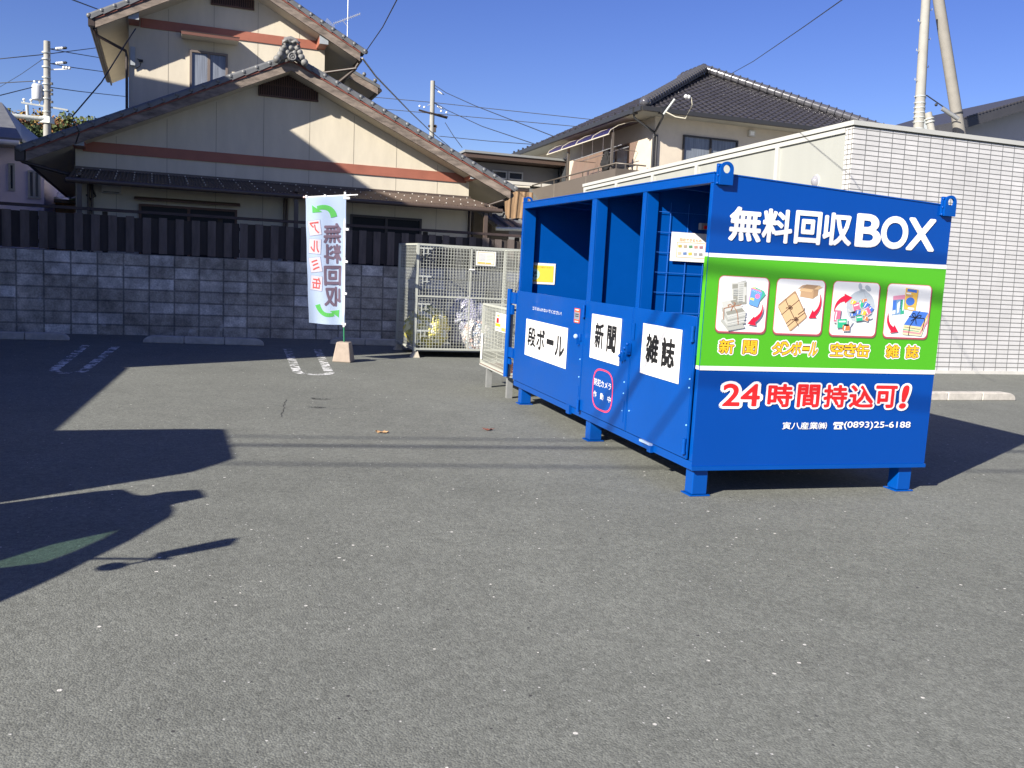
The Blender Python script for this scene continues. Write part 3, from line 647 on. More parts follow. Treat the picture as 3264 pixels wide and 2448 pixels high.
# balcony
BALC = mat('balcony_brown', (.105, .088, .072), .6, .05, 3)
mb = MB(); mb.box(12.86, 12.92, 8.83, 16.75, 3.2, 4.88, BALC); mb.box(12.92, 13.99, 8.83, 8.89, 3.2, 4.88, BALC); mb.box(12.92, 13.99, 16.69, 16.75, 3.2, 4.88, BALC); mb.box(12.92, 13.99, 8.89, 16.69, 3.3, 3.45, BALC)
mb.box(12.855, 12.86, 10.95, 10.96, 3.2, 4.88, JOINT); mb.box(12.855, 12.86, 13.6, 13.61, 3.2, 4.88, JOINT); r.part('balcony', mb)
RAILM = mat('rail_bronze', (.10, .085, .07), .35, .05, 5)
mb = MB(); mb.tube([(13.9, 8.86, 5.04), (12.89, 8.86, 5.04), (12.89, 16.72, 5.04), (13.9, 16.72, 5.04)], .025, RAILM, 8)
for y in (8.86, 10.1, 11.3, 12.5, 13.7, 14.9, 16.0, 16.72): mb.bar((12.89, y, 4.88), (12.89, y, 5.03), .018, RAILM)
for x in (13.2, 13.6): mb.bar((x, 8.86, 4.88), (x, 8.86, 5.03), .018, RAILM)
r.part('balcony_rail', mb)
PURP = mat_tint('tinted_sheet', (.05, .045, .14), .5, .25, (.62, .46, .42))
mb = MB(); n = 5; prof = [(13.97, 6.45), (13.5, 6.38), (13.1, 6.24), (12.85, 6.08), (12.78, 5.95)]
for i in range(4):
    for j in range(4):
        ya = 14.15 - 1.22 * j; yb = ya - 1.2; mb.quad((prof[i][0], ya, prof[i][1]), (prof[i][0], yb, prof[i][1]), (prof[i + 1][0], yb, prof[i + 1][1]), (prof[i + 1][0], ya, prof[i + 1][1]), PURP)
r.part('awning_sheet', mb)
mb = MB()
for y in (14.17, 12.95, 11.73, 10.5, 9.28): mb.tube([(x, y, z + .012) for x, z in prof], .012, SOFF, 4)
mb.bar((12.78, 14.2, 5.95), (12.78, 9.25, 5.95), .022, SOFF); r.part('awning_frame', mb)
for y in (12.7, 9.35):
    mb = MB(); mb.box(12.93, 13.0, y - .035, y + .035, 4.88, 6.02, RAILM); r.part('awning_post', mb)
mb = MB()
mb.tube([(13.2, 12.8, 5.62), (13.2, 9.2, 5.66)], .013, ALU, 6); mb.tube([(13.45, 12.8, 5.60), (13.45, 9.2, 5.62)], .013, ALU, 6)
for y in (12.1, 11.3, 10.5, 9.8): mb.bar((13.2, y, 5.62), (13.2, y, 6.24), .008, ALU); 
for y in (12.6, 9.6): mb.bar((13.1, y, 5.58), (13.95, y, 5.58), .012, RAILM)
r.part('drying_rack', mb)
def blob(c, s, m, seed, amp=.18, freq=2.2, flat=None, n=22):
    mb = MB(); c = Vector(c); vs = []; fs = []
    for i in range(n + 1):
        for j in range(2 * n):
            th_ = math.pi * i / n; ph = math.pi * j / n; d = Vector((math.sin(th_) * math.cos(ph), math.sin(th_) * math.sin(ph), math.cos(th_)))
            q = 1 + amp * noise.fractal(d * freq + Vector((seed, seed * 2, 0)), 1, 2, 4) + amp * .35 * noise.noise(d * freq * 4 + Vector((seed, 0, 9)))
            p = Vector((d.x * s[0], d.y * s[1], d.z * s[2])) * q
            if flat is not None and p.z < flat: p.z = flat + (p.z - flat) * .06
            vs.append(c + p)
    for i in range(n):
        for j in range(2 * n): fs.append((i * 2 * n + j, i * 2 * n + (j + 1) % (2 * n), (i + 1) * 2 * n + (j + 1) % (2 * n), (i + 1) * 2 * n + j))
    return mb.add(vs, fs, m, True)
# things left on the balcony rack
mb = blob((13.2, 10.17, 5.22), (.16, .24, .32), mat('black_cloth', (.012, .012, .013), .9), 3, .3); mb.bar((13.2, 10.17, 5.45), (13.2, 10.17, 5.63), .008, BLACK)
tag(mb.build('hanging_jacket', F=BL, base=(13.2, 10.17, 4.95)), 'dark bundled garment hanging on the balcony drying pole', 'garment')
# service bracket on the eave where the wire lands
X0 = BL.inverted() @ Vector((4.01, 25.99, 6.0))
mb = MB(); q = Vector(X0); mb.bar(q + Vector((-.1, .3, -.15)), q + Vector((.05, 0, .22)), .03, GALV); mb.tube([q + Vector((-.1, .2, -.1)), q + Vector((.1, 0, -.25)), q + Vector((.35, -.1, -.28)), q + Vector((.55, -.1, .1)), q + Vector((.5, -.1, .3))], .018, mat('pale_cable', (.4, .38, .3), .6), 6)
for k_ in (0, .09): mb.ball(q + Vector((.33 + k_, -.1, .30)), .055, PORC, 7)
r.part('service_bracket', mb)

# ================================================================== HOUSES FURTHER OFF
# grey flat-roofed house between the two big ones
b = Thing('house', 'small grey house with dark flat roof edge, between the gabled and hipped houses', 'house', BL, (12, 18, -.3))
GREYW = mat('grey_render', (.17, .175, .18), .8, .06, 4)
mb = MB(); mb.box(10.2, 14.5, 16, 22, -.3, 5.75, GREYW); b.part('wall', mb)
mb = MB(); mb.box(10.1, 14.9, 15.3, 22.5, 5.79, 5.95, mat('flat_roof_edge', (.075, .05, .04), .6)); mb.box(10.05, 14.95, 15.25, 22.5, 5.952, 6.03, mat('roof_sheet', (.22, .23, .23), .5)); b.part('roof', mb)
for x in (11.36, 11.99):
    window(b, 'window', fY(x, 15.998, 5.2), .58, .3, GREYCAP, 1, depth=.04)
mb = MB(); mb.box(10.2, 14.5, 15.8, 15.998, 5.02, 5.14, mat('pale_sill', (.50, .49, .45), .7)); mb.hexa([(10.2, 14.9, 4.3), (14.4, 14.9, 4.3), (14.4, 15.99, 4.9), (10.2, 15.99, 4.9)], [(10.2, 14.9, 4.36), (14.4, 14.9, 4.36), (14.4, 15.99, 4.99), (10.2, 15.99, 4.99)], mat('grey_roof_low', (.12, .125, .12), .7, .15, 6)); b.part('lower_roof', mb)
# lean-to with low tiled roof beside the gabled house, reed screen tied under its eave
b = Thing('lean_to', 'low tiled lean-to between the fence and the brown balcony', 'shed', BL, (8.2, 5, -.3))
mb = MB(); mb.box(7.3, 8.25, 5.4, 7.5, -.3, 3.5, mat('shed_wall', (.10, .085, .07), .8, .2, 5)); b.part('wall', mb)
mb = MB(); mb.hexa([(7.25, 3.5, 2.42), (8.3, 3.5, 2.46), (8.3, 5.39, 3.08), (7.25, 5.39, 3.05)], [(7.25, 3.5, 2.47), (8.3, 3.5, 2.51), (8.3, 5.39, 3.13), (7.25, 5.39, 3.1)], G_TILE)
for i in range(4):
    x = 7.3 + .26 * i; mb.tube([(x, 3.48, 2.49), (x, 5.38, 3.12)], .05, G_TILE, 6)
b.part('roof', mb)
mb = MB(); mb.tube([(7.2, 3.42, 2.43), (8.35, 3.42, 2.47)], .045, GALV, 8); b.part('gutter', mb)
mb = MB(); mb.box(7.2, 8.3, 4.2, 5.39, 3.42, 3.5, DBROWN); mb.tube([(7.3, 4.2, 3.50), (8.3, 4.2, 3.52)], .03, SOFF, 8); b.part('canopy', mb)
for x in (7.35, 8.22):
    mb = MB(); mb.box(x - .04, x + .04, 4.25, 4.33, -.3, 3.42, DBROWN); b.part('canopy_post', mb)
REED = mat('brown_cloth', (.26, .165, .09), .85, .3, 10, .3, 60, stretch=(4, 4, .4))
mb = MB(); n = 40; rows = 14; P = []
for j in range(rows + 1):
    z = 3.40 - .66 * j / rows; wv = .36 * (1 - .10 * max(0, (j - 5) / 9))
    for i in range(n + 1):
        u = i / n * 2 - 1; P.append((8.02 + u * wv, 4.14 + .012 * math.sin(i * .62 + j * .12) + .005 * math.sin(i * 1.3 + j * .3), z + .03 * math.cos(u * 3) * (j / rows)))
mb.add(P, [(j * (n + 1) + i, j * (n + 1) + i + 1, (j + 1) * (n + 1) + i + 1, (j + 1) * (n + 1) + i) for j in range(rows) for i in range(n)], REED, True)
tag(mb.build('cloth_screen', F=BL, base=(8.02, 4.14, 2.74)), 'brown cloth screen gathered and tied under the lean-to canopy', 'screen')
# lavender house at the far left
b = Thing('house', 'lavender house with white gutter at the far left behind the fence', 'house', BL, (-6, 11, -.3))
mb = MB(); mb.box(-9.5, -2.62, 8, 14, -.3, 3.98, mat('lavender_siding', (.66, .62, .74), .75, .05, 3)); b.part('wall', mb)
mb = MB(); mb.hexa([(-10, 7.4, 3.99), (-3.0, 7.4, 3.99), (-3.9, 10.8, 5.3), (-10, 10.8, 5.3)], [(-10, 7.4, 4.06), (-3.0, 7.4, 4.06), (-3.9, 10.8, 5.38), (-10, 10.8, 5.38)], G_TILE)
mb.hexa([(-3.0, 7.42, 3.99), (-2.3, 14, 3.99), (-3.9, 14, 5.3), (-3.9, 10.8, 5.3)], [(-3.0, 7.42, 4.06), (-2.3, 14, 4.06), (-3.9, 14, 5.38), (-3.9, 10.8, 5.38)], G_TILE); b.part('roof', mb)
mb = MB(); mb.tube([(-10, 7.36, 3.95), (-3.05, 7.36, 3.95)], .06, WHITE, 8); mb.box(-10, -3.05, 7.43, 7.99, 3.90, 3.985, SOFF); b.part('gutter', mb)
window(b, 'window', fY(-3.37, 7.998, 2.92), .14, .63, GREYCAP, 1, depth=.04)
window(b, 'window', fY(-2.96, 7.998, 2.77), .27, .65, GREYCAP, 2, curtain=(1,), depth=.05)
# shed with corrugated roof next to it
b = Thing('shed', 'small wooden shed with corrugated roof seen under the left eave', 'shed', BL, (-2.2, 11, -.3))
mb = MB(); mb.box(-3.2, -1.2, 10.4, 12, -.3, 2.95, mat('orange_boards', (.42, .24, .12), .8, .3, 4, stretch=(8, 8, .5))); b.part('wall', mb)
mb = MB(); prev = None
for i in range(41):
    x = -3.3 + 2.3 * i / 40; k_ = .022 * math.sin(i * math.pi / 2 * 1.0 + .4); cur = (Vector((x, 10.0, 2.98 + k_)), Vector((x, 12.4, 3.55 + k_)))
    if prev: mb.quad(prev[0], cur[0], cur[1], prev[1], mat('corrugated_roof', (.45, .45, .46), .5, .3, 6))
    prev = cur
mb.box(-3.3, -1.0, 10.02, 10.1, 2.86, 2.95, DBROWN); b.part('roof', mb)
# dark roofed house at the right edge
b = Thing('house', 'grey house with dark metal gable roof at the right edge behind the tiled building', 'house', BL, (33, 14, -.3))
mb = MB(); P0 = Vector((27.0, 10, 7.55)); P1 = Vector((33.5, 10, 9.72)); P2 = Vector((40, 10, 7.55))
for a_, c_ in ((P0, P1), (P2, P1)):
    mb.hexa([a_ + Vector((0, 0, -.06)), c_ + Vector((0, 0, -.06)), c_ + Vector((0, 9, -.06)), a_ + Vector((0, 9, -.06))], [a_ + Vector((0, 0, .30)), c_ + Vector((0, 0, .30)), c_ + Vector((0, 9, .30)), a_ + Vector((0, 9, .30))], mat('dark_metal_roof', (.045, .045, .05), .5, .1, 3))
    for i in range(40):
        p = a_.lerp(c_, (i + .5) / 40) + Vector((0, .02, .30)); mb.box(p.x - .03, p.x + .03, p.y - .05, p.y + .1, p.z, p.z + .05, HTILE)
b.part('roof', mb)
mb = MB(); mb.prism([(28.2, 10.8, -.3), (38.8, 10.8, -.3), (38.8, 10.8, 7.9), (33.5, 10.8, 9.6), (28.2, 10.8, 7.9)], (0, 8, 0), mat('grey_wall_far', (.40, .39, .40), .8, .05, 3)); b.part('wall', mb)

# ================================================================== UTILITY POLES AND WIRES
def pole(label, a, b_, r0, r1, name='utility_pole', m=POLEC):
    a, b_ = Vector(a), Vector(b_); d = (a - b_).normalized(); foot = b_ - d * ((b_.z + .3) / d.z)
    th = Thing(name, label, 'pole', WD, foot, 'concrete utility poles'); L = (a - foot).length
    mb = MB(); mb.tube([foot + d * L * i / 8 for i in range(9)], r0, m, 14, r2=r1); th.part('shaft', mb); return th, foot, d
R20 = Matrix.Rotation(YAW, 3, 'Z'); ax = R20 @ Vector((1, 0, 0)); ay = R20 @ Vector((0, 1, 0))
th, foot, d = pole('concrete utility pole with transformer at the far left', (-18.83, 37.54, 9.21), (-18.88, 37.52, 2.78), .17, .12)
P = lambda z, x=0, y=0: Vector((-18.86, 37.53, z)) + ax * x + ay * y
mb = MB(); mb.lathe([(.0001, .0), (.19, 0), (.2, .05), (.2, .52), (.17, .6), (.05, .63), (.0001, .63)], mat('transformer_grey', (.50, .52, .54), .4), Matrix.Translation(P(6.93, -.33, 0)), 14)
for k_ in (-.1, .08): mb.ball(P(7.63, -.33 + k_, .05), .05, PORC, 6)
mb.box(-.35, -.1, -.05, .05, -.04, .04, GALV, Matrix.Translation(P(7.1))); th.part('transformer', mb)
mb = MB(); mb.bar(P(6.78, -.9), P(6.66, .75), .045, GALV)
for x in (-.8, -.55, -.25): mb.ball(P(6.9, x), .055, PORC, 6); mb.bar(P(6.74, x), P(6.9, x), .02, GALV)
mb.tube([P(6.7, -.7), P(6.3, -.68), P(6.1, -.66)], .06, GALV, 8); th.part('crossarm', mb)
mb = MB(); mb.bar(P(8.14, .1), P(8.24, .75), .03, WHITE)
for x in (.62, .72, .82): mb.ball(P(8.28, x), .06, PORC, 6)
th.part('insulator_arm', mb)
for z in (8.93, 8.37):
    mb = MB(); q0 = P(z, .13); q1 = P(z + .12, .75)
    for i in range(6): mb.ball(q0.lerp(q1, .4 + .1 * i), .055, PORC if i < 4 else BLACK, 6)
    mb.bar(q0, q1, .015, WIREM); th.part('strain_insulator', mb)
mb = MB()
for z in (6.3, 6.5, 7.0, 7.3, 7.55, 7.8, 8.2, 8.5, 8.75): mb.tube([P(z), P(z + .05)], .165, GALV, 12)
for z in (6.9, 7.2, 7.35, 7.6): mb.box(.14, .24, -.04, .04, -.04, .05, BLACK, Matrix.Translation(P(z)))
th.part('pole_bands', mb)
mb = MB(); mb.tube([Vector((-20.9, 36.45, 6.23)), Vector((-18.7, 37.5, 6.22))], .085, GALV, 10); mb.box(-.2, .2, -.2, .2, -.12, .12, GALV, Matrix.Translation(P(6.2))); th.part('lamp_arm', mb)
th, foot, d = pole('slim concrete utility pole rising between the two houses', (-5.86, 59.71, 12.61), (-5.78, 59.72, 9.16), .2, .14)
P = lambda z, x=0, y=0: Vector((-5.83, 59.7, z)) + ax * x + ay * y
mb = MB(); mb.bar(P(10.75, -.85), P(10.45, 1.0), .07, DBROWN); mb.bar(P(10.65, -.2, -.15), P(10.5, 1.0, -.15), .05, DBROWN)
for x in (-.8, -.5, .6, .95): mb.ball(P(10.9 - x * .12, x), .07, PORC, 6)
mb.box(.0, .3, -.1, .1, -.2, .25, DBROWN, Matrix.Translation(P(9.7))); mb.box(-.2, .35, -.1, .1, -.06, .06, DBROWN, Matrix.Translation(P(9.85))); th.part('crossarm', mb)
mb = MB()
for z in (11.3, 12.2): mb.bar(P(z, .1), P(z - .35, .75), .02, WIREM); [mb.ball(P(z - .2 - .03 * i, .38 + .07 * i), .06, PORC, 6) for i in range(4)]
mb.bar(P(11.1, -.3), P(11.25, .1), .03, GALV); th.part('strain_insulator', mb)
th, foot, d = pole('tall pale concrete utility pole with climbing pegs behind the tiled building', (12.43, 30.57, 10.6), (12.61, 30.5, 6.46), .205, .135)
mb = MB()
for i, z in enumerate((6.5, 6.7, 6.85, 7.0, 7.15, 7.3, 7.5)):
    p = foot + d * ((z - foot.z) / d.z); mb.tube([p, p + d * .035], .175, GALV, 12); mb.bar(p + ax * -.24, p + ax * .24, .016, GALV)
for i, z in enumerate((8.0, 8.45, 8.9, 9.3, 9.8, 10.2)):
    p = foot + d * ((z - foot.z) / d.z); s = 1 if i % 2 else -1; mb.bar(p, p + ax * s * .26, .013, GALV); mb.bar(p + ax * s * .26, p + ax * s * .26 + Vector((0, 0, .06)), .013, GALV)
th.part('pole_bands', mb)
mb = MB(); p = foot + d * ((6.62 - foot.z) / d.z); mb.box(.1, .32, -.1, .1, -.2, .18, GREYCAP, Matrix.Translation(p)); th.part('junction_box', mb)
th, foot, d = pole('leaning concrete brace pole beside the tall pale utility pole', (13.10, 31.38, 11.0), (14.14, 30.92, 6.47), .20, .17, m=mat('brace_concrete', (.20, .19, .17), .85, .12, 3))
mb = MB(); p = foot + d * ((7.1 - foot.z) / d.z); mb.tube([p, p + d * .05], .2, WIREM, 12); th.part('pole_bands', mb)
th, foot, d = pole('short tilted pole stub between the tall pole and its brace', (12.82, 30.41, 7.01), (12.98, 30.34, 6.4), .13, .11)
mb = MB(); 
for z in (6.8, 6.7): p = foot + d * ((z - foot.z) / d.z); mb.tube([p, p + d * .04], .15, GALV, 10)
th.part('pole_bands', mb)

WIRES = {
 'l1':[(-20.99,37.53,8.40),(-18.90,37.51,8.70),(-20.67,45.53,10.63)], 'l2':[(-21.00,37.52,7.49),(-18.95,37.48,7.70)],
 'l3':[(-17.59,31.41,6.07),(-18.84,36.41,7.25)], 'l4':[(-18.73,37.59,8.93),(-18.96,39.71,9.24),(-20.57,45.57,10.25)],
 'l5':[(-18.73,37.59,8.38),(-18.83,39.77,8.66),(-20.44,45.63,9.62)], 'l6':[(-18.72,37.60,7.47),(-19.50,41.66,8.01),(-20.95,47.59,8.86)],
 'l7':[(-12.89,27.09,8.24),(-14.73,32.85,9.39),(-16.47,38.64,10.54)], 'l8':[(-29.20,52.42,9.51),(-23.38,44.20,9.04),(-18.90,37.51,8.58)],
 'drop':[(-7.27,17.77,5.47),(-7.21,17.14,5.03),(-7.15,16.08,4.20),(-7.13,14.99,3.47),(-7.04,15.03,3.23),(-7.26,15.37,3.10)],
 'm1':[(-3.50,20.71,5.91),(-2.71,17.79,5.74),(-2.03,14.86,5.52)], 'm2':[(-3.57,20.69,5.76),(-3.75,23.71,5.97),(-3.87,27.73,6.25),(-4.21,34.75,6.86),(-4.45,44.78,7.57),(-4.26,54.83,8.07)],
 'm3':[(-11.40,60.94,11.70),(-5.83,59.72,11.31),(1.27,57.99,10.67)], 'm4':[(-11.38,60.95,11.02),(-5.80,59.72,10.64),(1.30,57.99,10.13)],
 'm5':[(-5.74,59.72,12.36),(-4.73,56.80,11.42),(-2.75,51.93,9.98),(0.54,44.00,7.77)], 'm6':[(-5.65,59.73,11.29),(-4.68,56.81,10.44),(-2.31,51.95,8.91),(0.26,46.00,7.44)],
 'm7':[(-5.30,59.77,9.28),(-2.06,56.96,8.78),(1.28,53.98,8.34)], 'm8':[(-4.98,59.79,10.13),(-4.19,56.85,8.94),(-3.53,54.89,8.08)],
 'r1':[(4.29,26.15,6.26),(4.44,24.60,6.23),(4.45,21.54,5.95),(3.88,16.55,5.21),(3.53,12.51,4.76),(3.09,9.51,4.30)]}
WL = {'l1':'topmost wire crossing the left pole towards the gabled house','l2':'level wire reaching the left pole just above its transformer','l3':'low sagging wire from the left frame edge to the transformer','l4':'upper wire with porcelain insulators right of the left pole','l5':'middle wire with porcelain insulators right of the left pole','l6':'bottom wire right of the left pole','l7':'lone wire in the top left corner above the gabled house','l8':'wire sloping from the lower left frame edge up to the left pole',
 'drop':'black service cable hanging from the upper eave to the lower left roof','m1':'dark wire rising from the right corner of the upper roof out of the photo','m2':'beige twisted cable running down from the right corner of the upper roof','m3':'upper level wire behind the middle pole','m4':'lower level wire behind the middle pole','m5':'upper slanting wire from the middle pole to the hipped house','m6':'lower slanting wire from the middle pole to the hipped house','m7':'lowest wire right of the middle pole above the far trees','m8':'thin loose wire hanging from the crossarm of the middle pole',
 'r1':'long thin wire from the hipped roof bracket over the tiled building'}
TAN = mat('tan_cable', (.36, .33, .26), .7)
for k_, pts in WIRES.items():
    rad = {'drop': .012, 'm1': .010, 'm2': .022, 'r1': .006, 'l7': .02, 'l8': .012}.get(k_, .021 if k_[0] == 'm' else .018)
    if k_ in ('l1', 'l4', 'l5', 'l6', 'm3', 'm4', 'm5', 'm6', 'm7'):
        e_ = Vector(pts[-1]); pts = list(pts) + [tuple(e_ + (e_ - Vector(pts[-2])).normalized() * (6 if k_[0] == 'l' else 16))]
    mb = MB(); mb.tube(pts, rad, TAN if k_ == 'm2' else WIREM, 5); tag(mb.build('overhead_wire', base=pts[0]), WL[k_], 'wire', 'overhead wires')
mb = MB(); mb.bar((12.7, 30.4, 7.55), (13.9, 30.6, 6.95), .02, WIREM); mb.tube([(13.2, 30.3, 7.15), (13.75, 30.3, 6.85)], .07, STEELG, 8); mb.ball((13.0, 30.3, 7.25), .05, BLACK, 6)
tag(mb.build('overhead_wire', base=(13.3, 30.4, 7.1)), 'short cable with grey closure between the tall pole and its brace', 'wire', 'overhead wires')

# ================================================================== HILLS WITH AUTUMN WOOD
def hill(c, rx, ry, h, seed):
    mb = MB(); n = 40; vs = []; fs = []
    for i in range(n + 1):
        for j in range(n + 1):
            u, v = i / n * 2 - 1, j / n * 2 - 1; q = max(0, 1 - u * u) * max(0, 1 - v * v)
            vs.append((c[0] + u * rx, c[1] + v * ry, h * q ** .7 * (1 + .15 * noise.noise(Vector((u * 3, v * 3, seed)))) - .5))
    for i in range(n):
        for j in range(n): fs.append((i * (n + 1) + j, (i + 1) * (n + 1) + j, (i + 1) * (n + 1) + j + 1, i * (n + 1) + j + 1))
    mb.add(vs, fs, mat('hill_soil', (.05, .06, .025), .9, .3, .3), True); return mb
LEAF = [mat(n_, c_, .8) for n_, c_ in (('leaf_dark_green', (.028, .048, .016)), ('leaf_green', (.055, .080, .022)), ('leaf_olive', (.10, .11, .030)), ('leaf_gold', (.22, .145, .030)), ('leaf_orange', (.25, .105, .028)), ('leaf_rust', (.15, .062, .030)))]
def wood(name, label, centers, seed):
    rr = random.Random(seed); mb = MB()
    for (x, y, z, R_, pal) in centers:
        lobes = [(Vector((rr.gauss(0, .45), rr.gauss(0, .45), rr.gauss(0, .35))) * R_, R_ * rr.uniform(.35, .7), rr.choice(pal)) for _ in range(9)]
        for o_, lr, li in lobes:
            for _ in range(300):
                d_ = Vector((rr.gauss(0, 1), rr.gauss(0, 1), rr.gauss(0, 1))).normalized() * lr * rr.uniform(.35, 1.05)
                p = Vector((x, y, z)) + o_ + d_; s_ = rr.uniform(.10, .24) * (R_ / 3) ** .5
                a_ = Vector((rr.gauss(0, 1), rr.gauss(0, 1), rr.gauss(0, 1))).normalized(); b_ = a_.cross(Vector((rr.gauss(0, 1), rr.gauss(0, 1), rr.gauss(0, 1)))).normalized()
                m_ = LEAF[min(5, max(0, li + rr.choice((0, 0, 0, 1, -1))))]
                mb.add([p - a_ * s_ - b_ * s_ * .6, p + a_ * s_ - b_ * s_ * .6, p + a_ * s_ * .8 + b_ * s_, p - a_ * s_ + b_ * s_ * .7], [(0, 1, 2, 3)], m_)
    return tag(mb.build(name), label, 'woods', kind='stuff')
hc = (-72, 128); tag(hill((-80, 175), 62, 60, 18, 1).build('hill'), None, None, kind='structure')
rr = random.Random(5); cs = []
def skyline(k):                                             # far ridge line, metres
    return 24.0 + 2.4 * math.sin(k * 2.1 + .6) + 1.1 * math.sin(k * 5.3)
for i in range(170):
    t_ = rr.uniform(0, 1); az = math.radians(-30 + 11 * t_); dist = rr.uniform(138, 165); lv = rr.random()
    topz = (18.3 - 4 * max(0, t_ - .70) / .3 + .9 * math.sin(t_ * 17)); z = 9 + (topz - 11) * lv * 1.02
    x, y = math.sin(az) * (dist + lv * 10), math.cos(az) * (dist + lv * 10)
    pal = (0, 0, 1, 1, 2) if lv < .62 else ((1, 1, 2, 3) if lv < .8 else (3, 4, 3, 5, 2, 1))
    cs.append((x, y, z, rr.uniform(2.4, 4.2), pal))
wood('hillside_wood', 'autumn woodland in greens and golds on the hill at the far left', cs, 11)
tag(hill((5, 200), 60, 45, 17, 2).build('hill'), None, None, kind='structure')
cs = []
for i in range(34):
    t_ = rr.uniform(0, 1); az = math.radians(-1.2 + 5 * t_); dist = rr.uniform(165, 182); z = 17.6 + rr.uniform(-3.5, .6) + .5 * math.sin(t_ * 11)
    cs.append((math.sin(az) * dist, math.cos(az) * dist, z, rr.uniform(1.8, 3.0), (4, 4, 5, 3)))
wood('hilltop_wood', 'rust coloured autumn trees on the far hilltop between the houses', cs, 12)

# ================================================================== BLUE COLLECTION CONTAINER
BW, BD, BH, BHB = 1.928, 4.219, 2.0, 1.912
BLUE = mat('blue_paint', (.0003, .058, .295), .32, .06, 3, .05, 25, spec=.22, coat=.08)
NAVY = mat('blue_film', (.0003, .050, .285), .16, .03, 2, spec=.28)
GREEN = mat('green_film', (.070, .37, .018), .16, .02, 2, spec=.32)
WFILM = mat('white_film', (.80, .80, .80), .2, .02, 2, spec=.35)
REDF = mat('red_film', (.72, .018, .022), .3); YELF = mat('yellow_film', (.85, .47, .022), .3); BRNF = mat('brown_film', (.10, .042, .006), .4); BLKF = mat('black_film', (.012, .012, .013), .4)
def col(n_, c): return mat('print_' + n_, c, .35)
c = Thing('recycling_container', 'large blue steel recycling container with green picture banner and three front doors', 'container', BO, (BW / 2, BD / 2, -.1916))
zt = lambda x: BH - (BH - BHB) * x / BW
mb = MB(); mb.prism([(0.0, 0, .0), (BW, 0, .0), (BW, 0, zt(BW)), (0.0, 0, BH)], (0, .004, 0), NAVY); c.part('side_panel', mb)
mb = MB(); mb.prism([(0.0, BD - .004, .0), (BW, BD - .004, .0), (BW, BD - .004, zt(BW)), (0.0, BD - .004, BH)], (0, .004, 0), BLUE); c.part('side_panel', mb)
mb = MB(); mb.box(BW - .004, BW + .002, .004, BD - .004, .0, BHB, BLUE); c.part('back_panel', mb)
mb = MB(); mb.hexa([(-.006, -.006, BH), (BW + .006, -.006, BHB), (BW + .006, BD + .006, BHB), (-.006, BD + .006, BH)], [(-.006, -.006, BH + .008), (BW + .006, -.006, BHB + .008), (BW + .006, BD + .006, BHB + .008), (-.006, BD + .006, BH + .008)], BLUE)
for y in (.7, 1.4, 2.1, 2.8, 3.5): mb.hexa([(.06, y - .02, BH - .05), (BW - .01, y - .02, BHB - .045), (BW - .01, y + .02, BHB - .045), (.06, y + .02, BH - .05)], [(.06, y - .02, BH - .004), (BW - .01, y - .02, BHB - .002), (BW - .01, y + .02, BHB - .002), (.06, y + .02, BH - .004)], BLUE)
c.part('roof', mb)
mb = MB(); mb.box(.05, BW - .005, .005, BD - .005, .03, .055, BLUE); mb.box(-.003, BW + .004, -.012, -.001, -.001, .026, BLUE); c.part('floor', mb)
# front frame: angle sections round the openings
mb = MB(); mb.box(-.002, .06, .0045, BD - .0045, 1.938, BH - .001, BLUE); mb.box(-.002, .06, .0045, BD - .0045, -.002, .058, BLUE)
c.part('front_rail', mb, .004)
for y0, y1, dpt in ((4.165, BD - .005, .14), (2.066, 2.165, .11), (1.045, 1.108, .11), (.005, .046, .06)):
    mb = MB(); mb.box(-.001, .012, y0, y1, .06, 1.936, BLUE); mb.box(.012, dpt, y0, y0 + .012, .06, 1.936, BLUE) if y1 < 1.5 or y1 > 3 else mb.box(.012, dpt, y0, y0 + .012, .06, 1.936, BLUE)
    c.part('post', mb, .003)
for y in (2.10, 1.075):
    mb = MB(); mb.hexa([(.125, y, .055), (BW - .006, y, .055), (BW - .006, y + .004, .055), (.125, y + .004, .055)], [(.125, y, zt(.125) - .005), (BW - .006, y, zt(BW) - .005), (BW - .006, y + .004, zt(BW) - .005), (.125, y + .004, zt(.125) - .005)], BLUE); c.part('divider', mb)
# legs with foot plates
for x in (.034, 1.735):
    for y in (.03, 1.96, 4.02):
        mb = MB(); mb.box(x, x + .115, y, y + .11, -.18, -.003, BLUE); l = c.part('leg', mb, .006)
        mb = MB(); mb.box(x - .02, x + .137, y - .012, y + .128, -.1915, -.181, BLUE); c.part('foot_plate', mb, .003, parent=l)
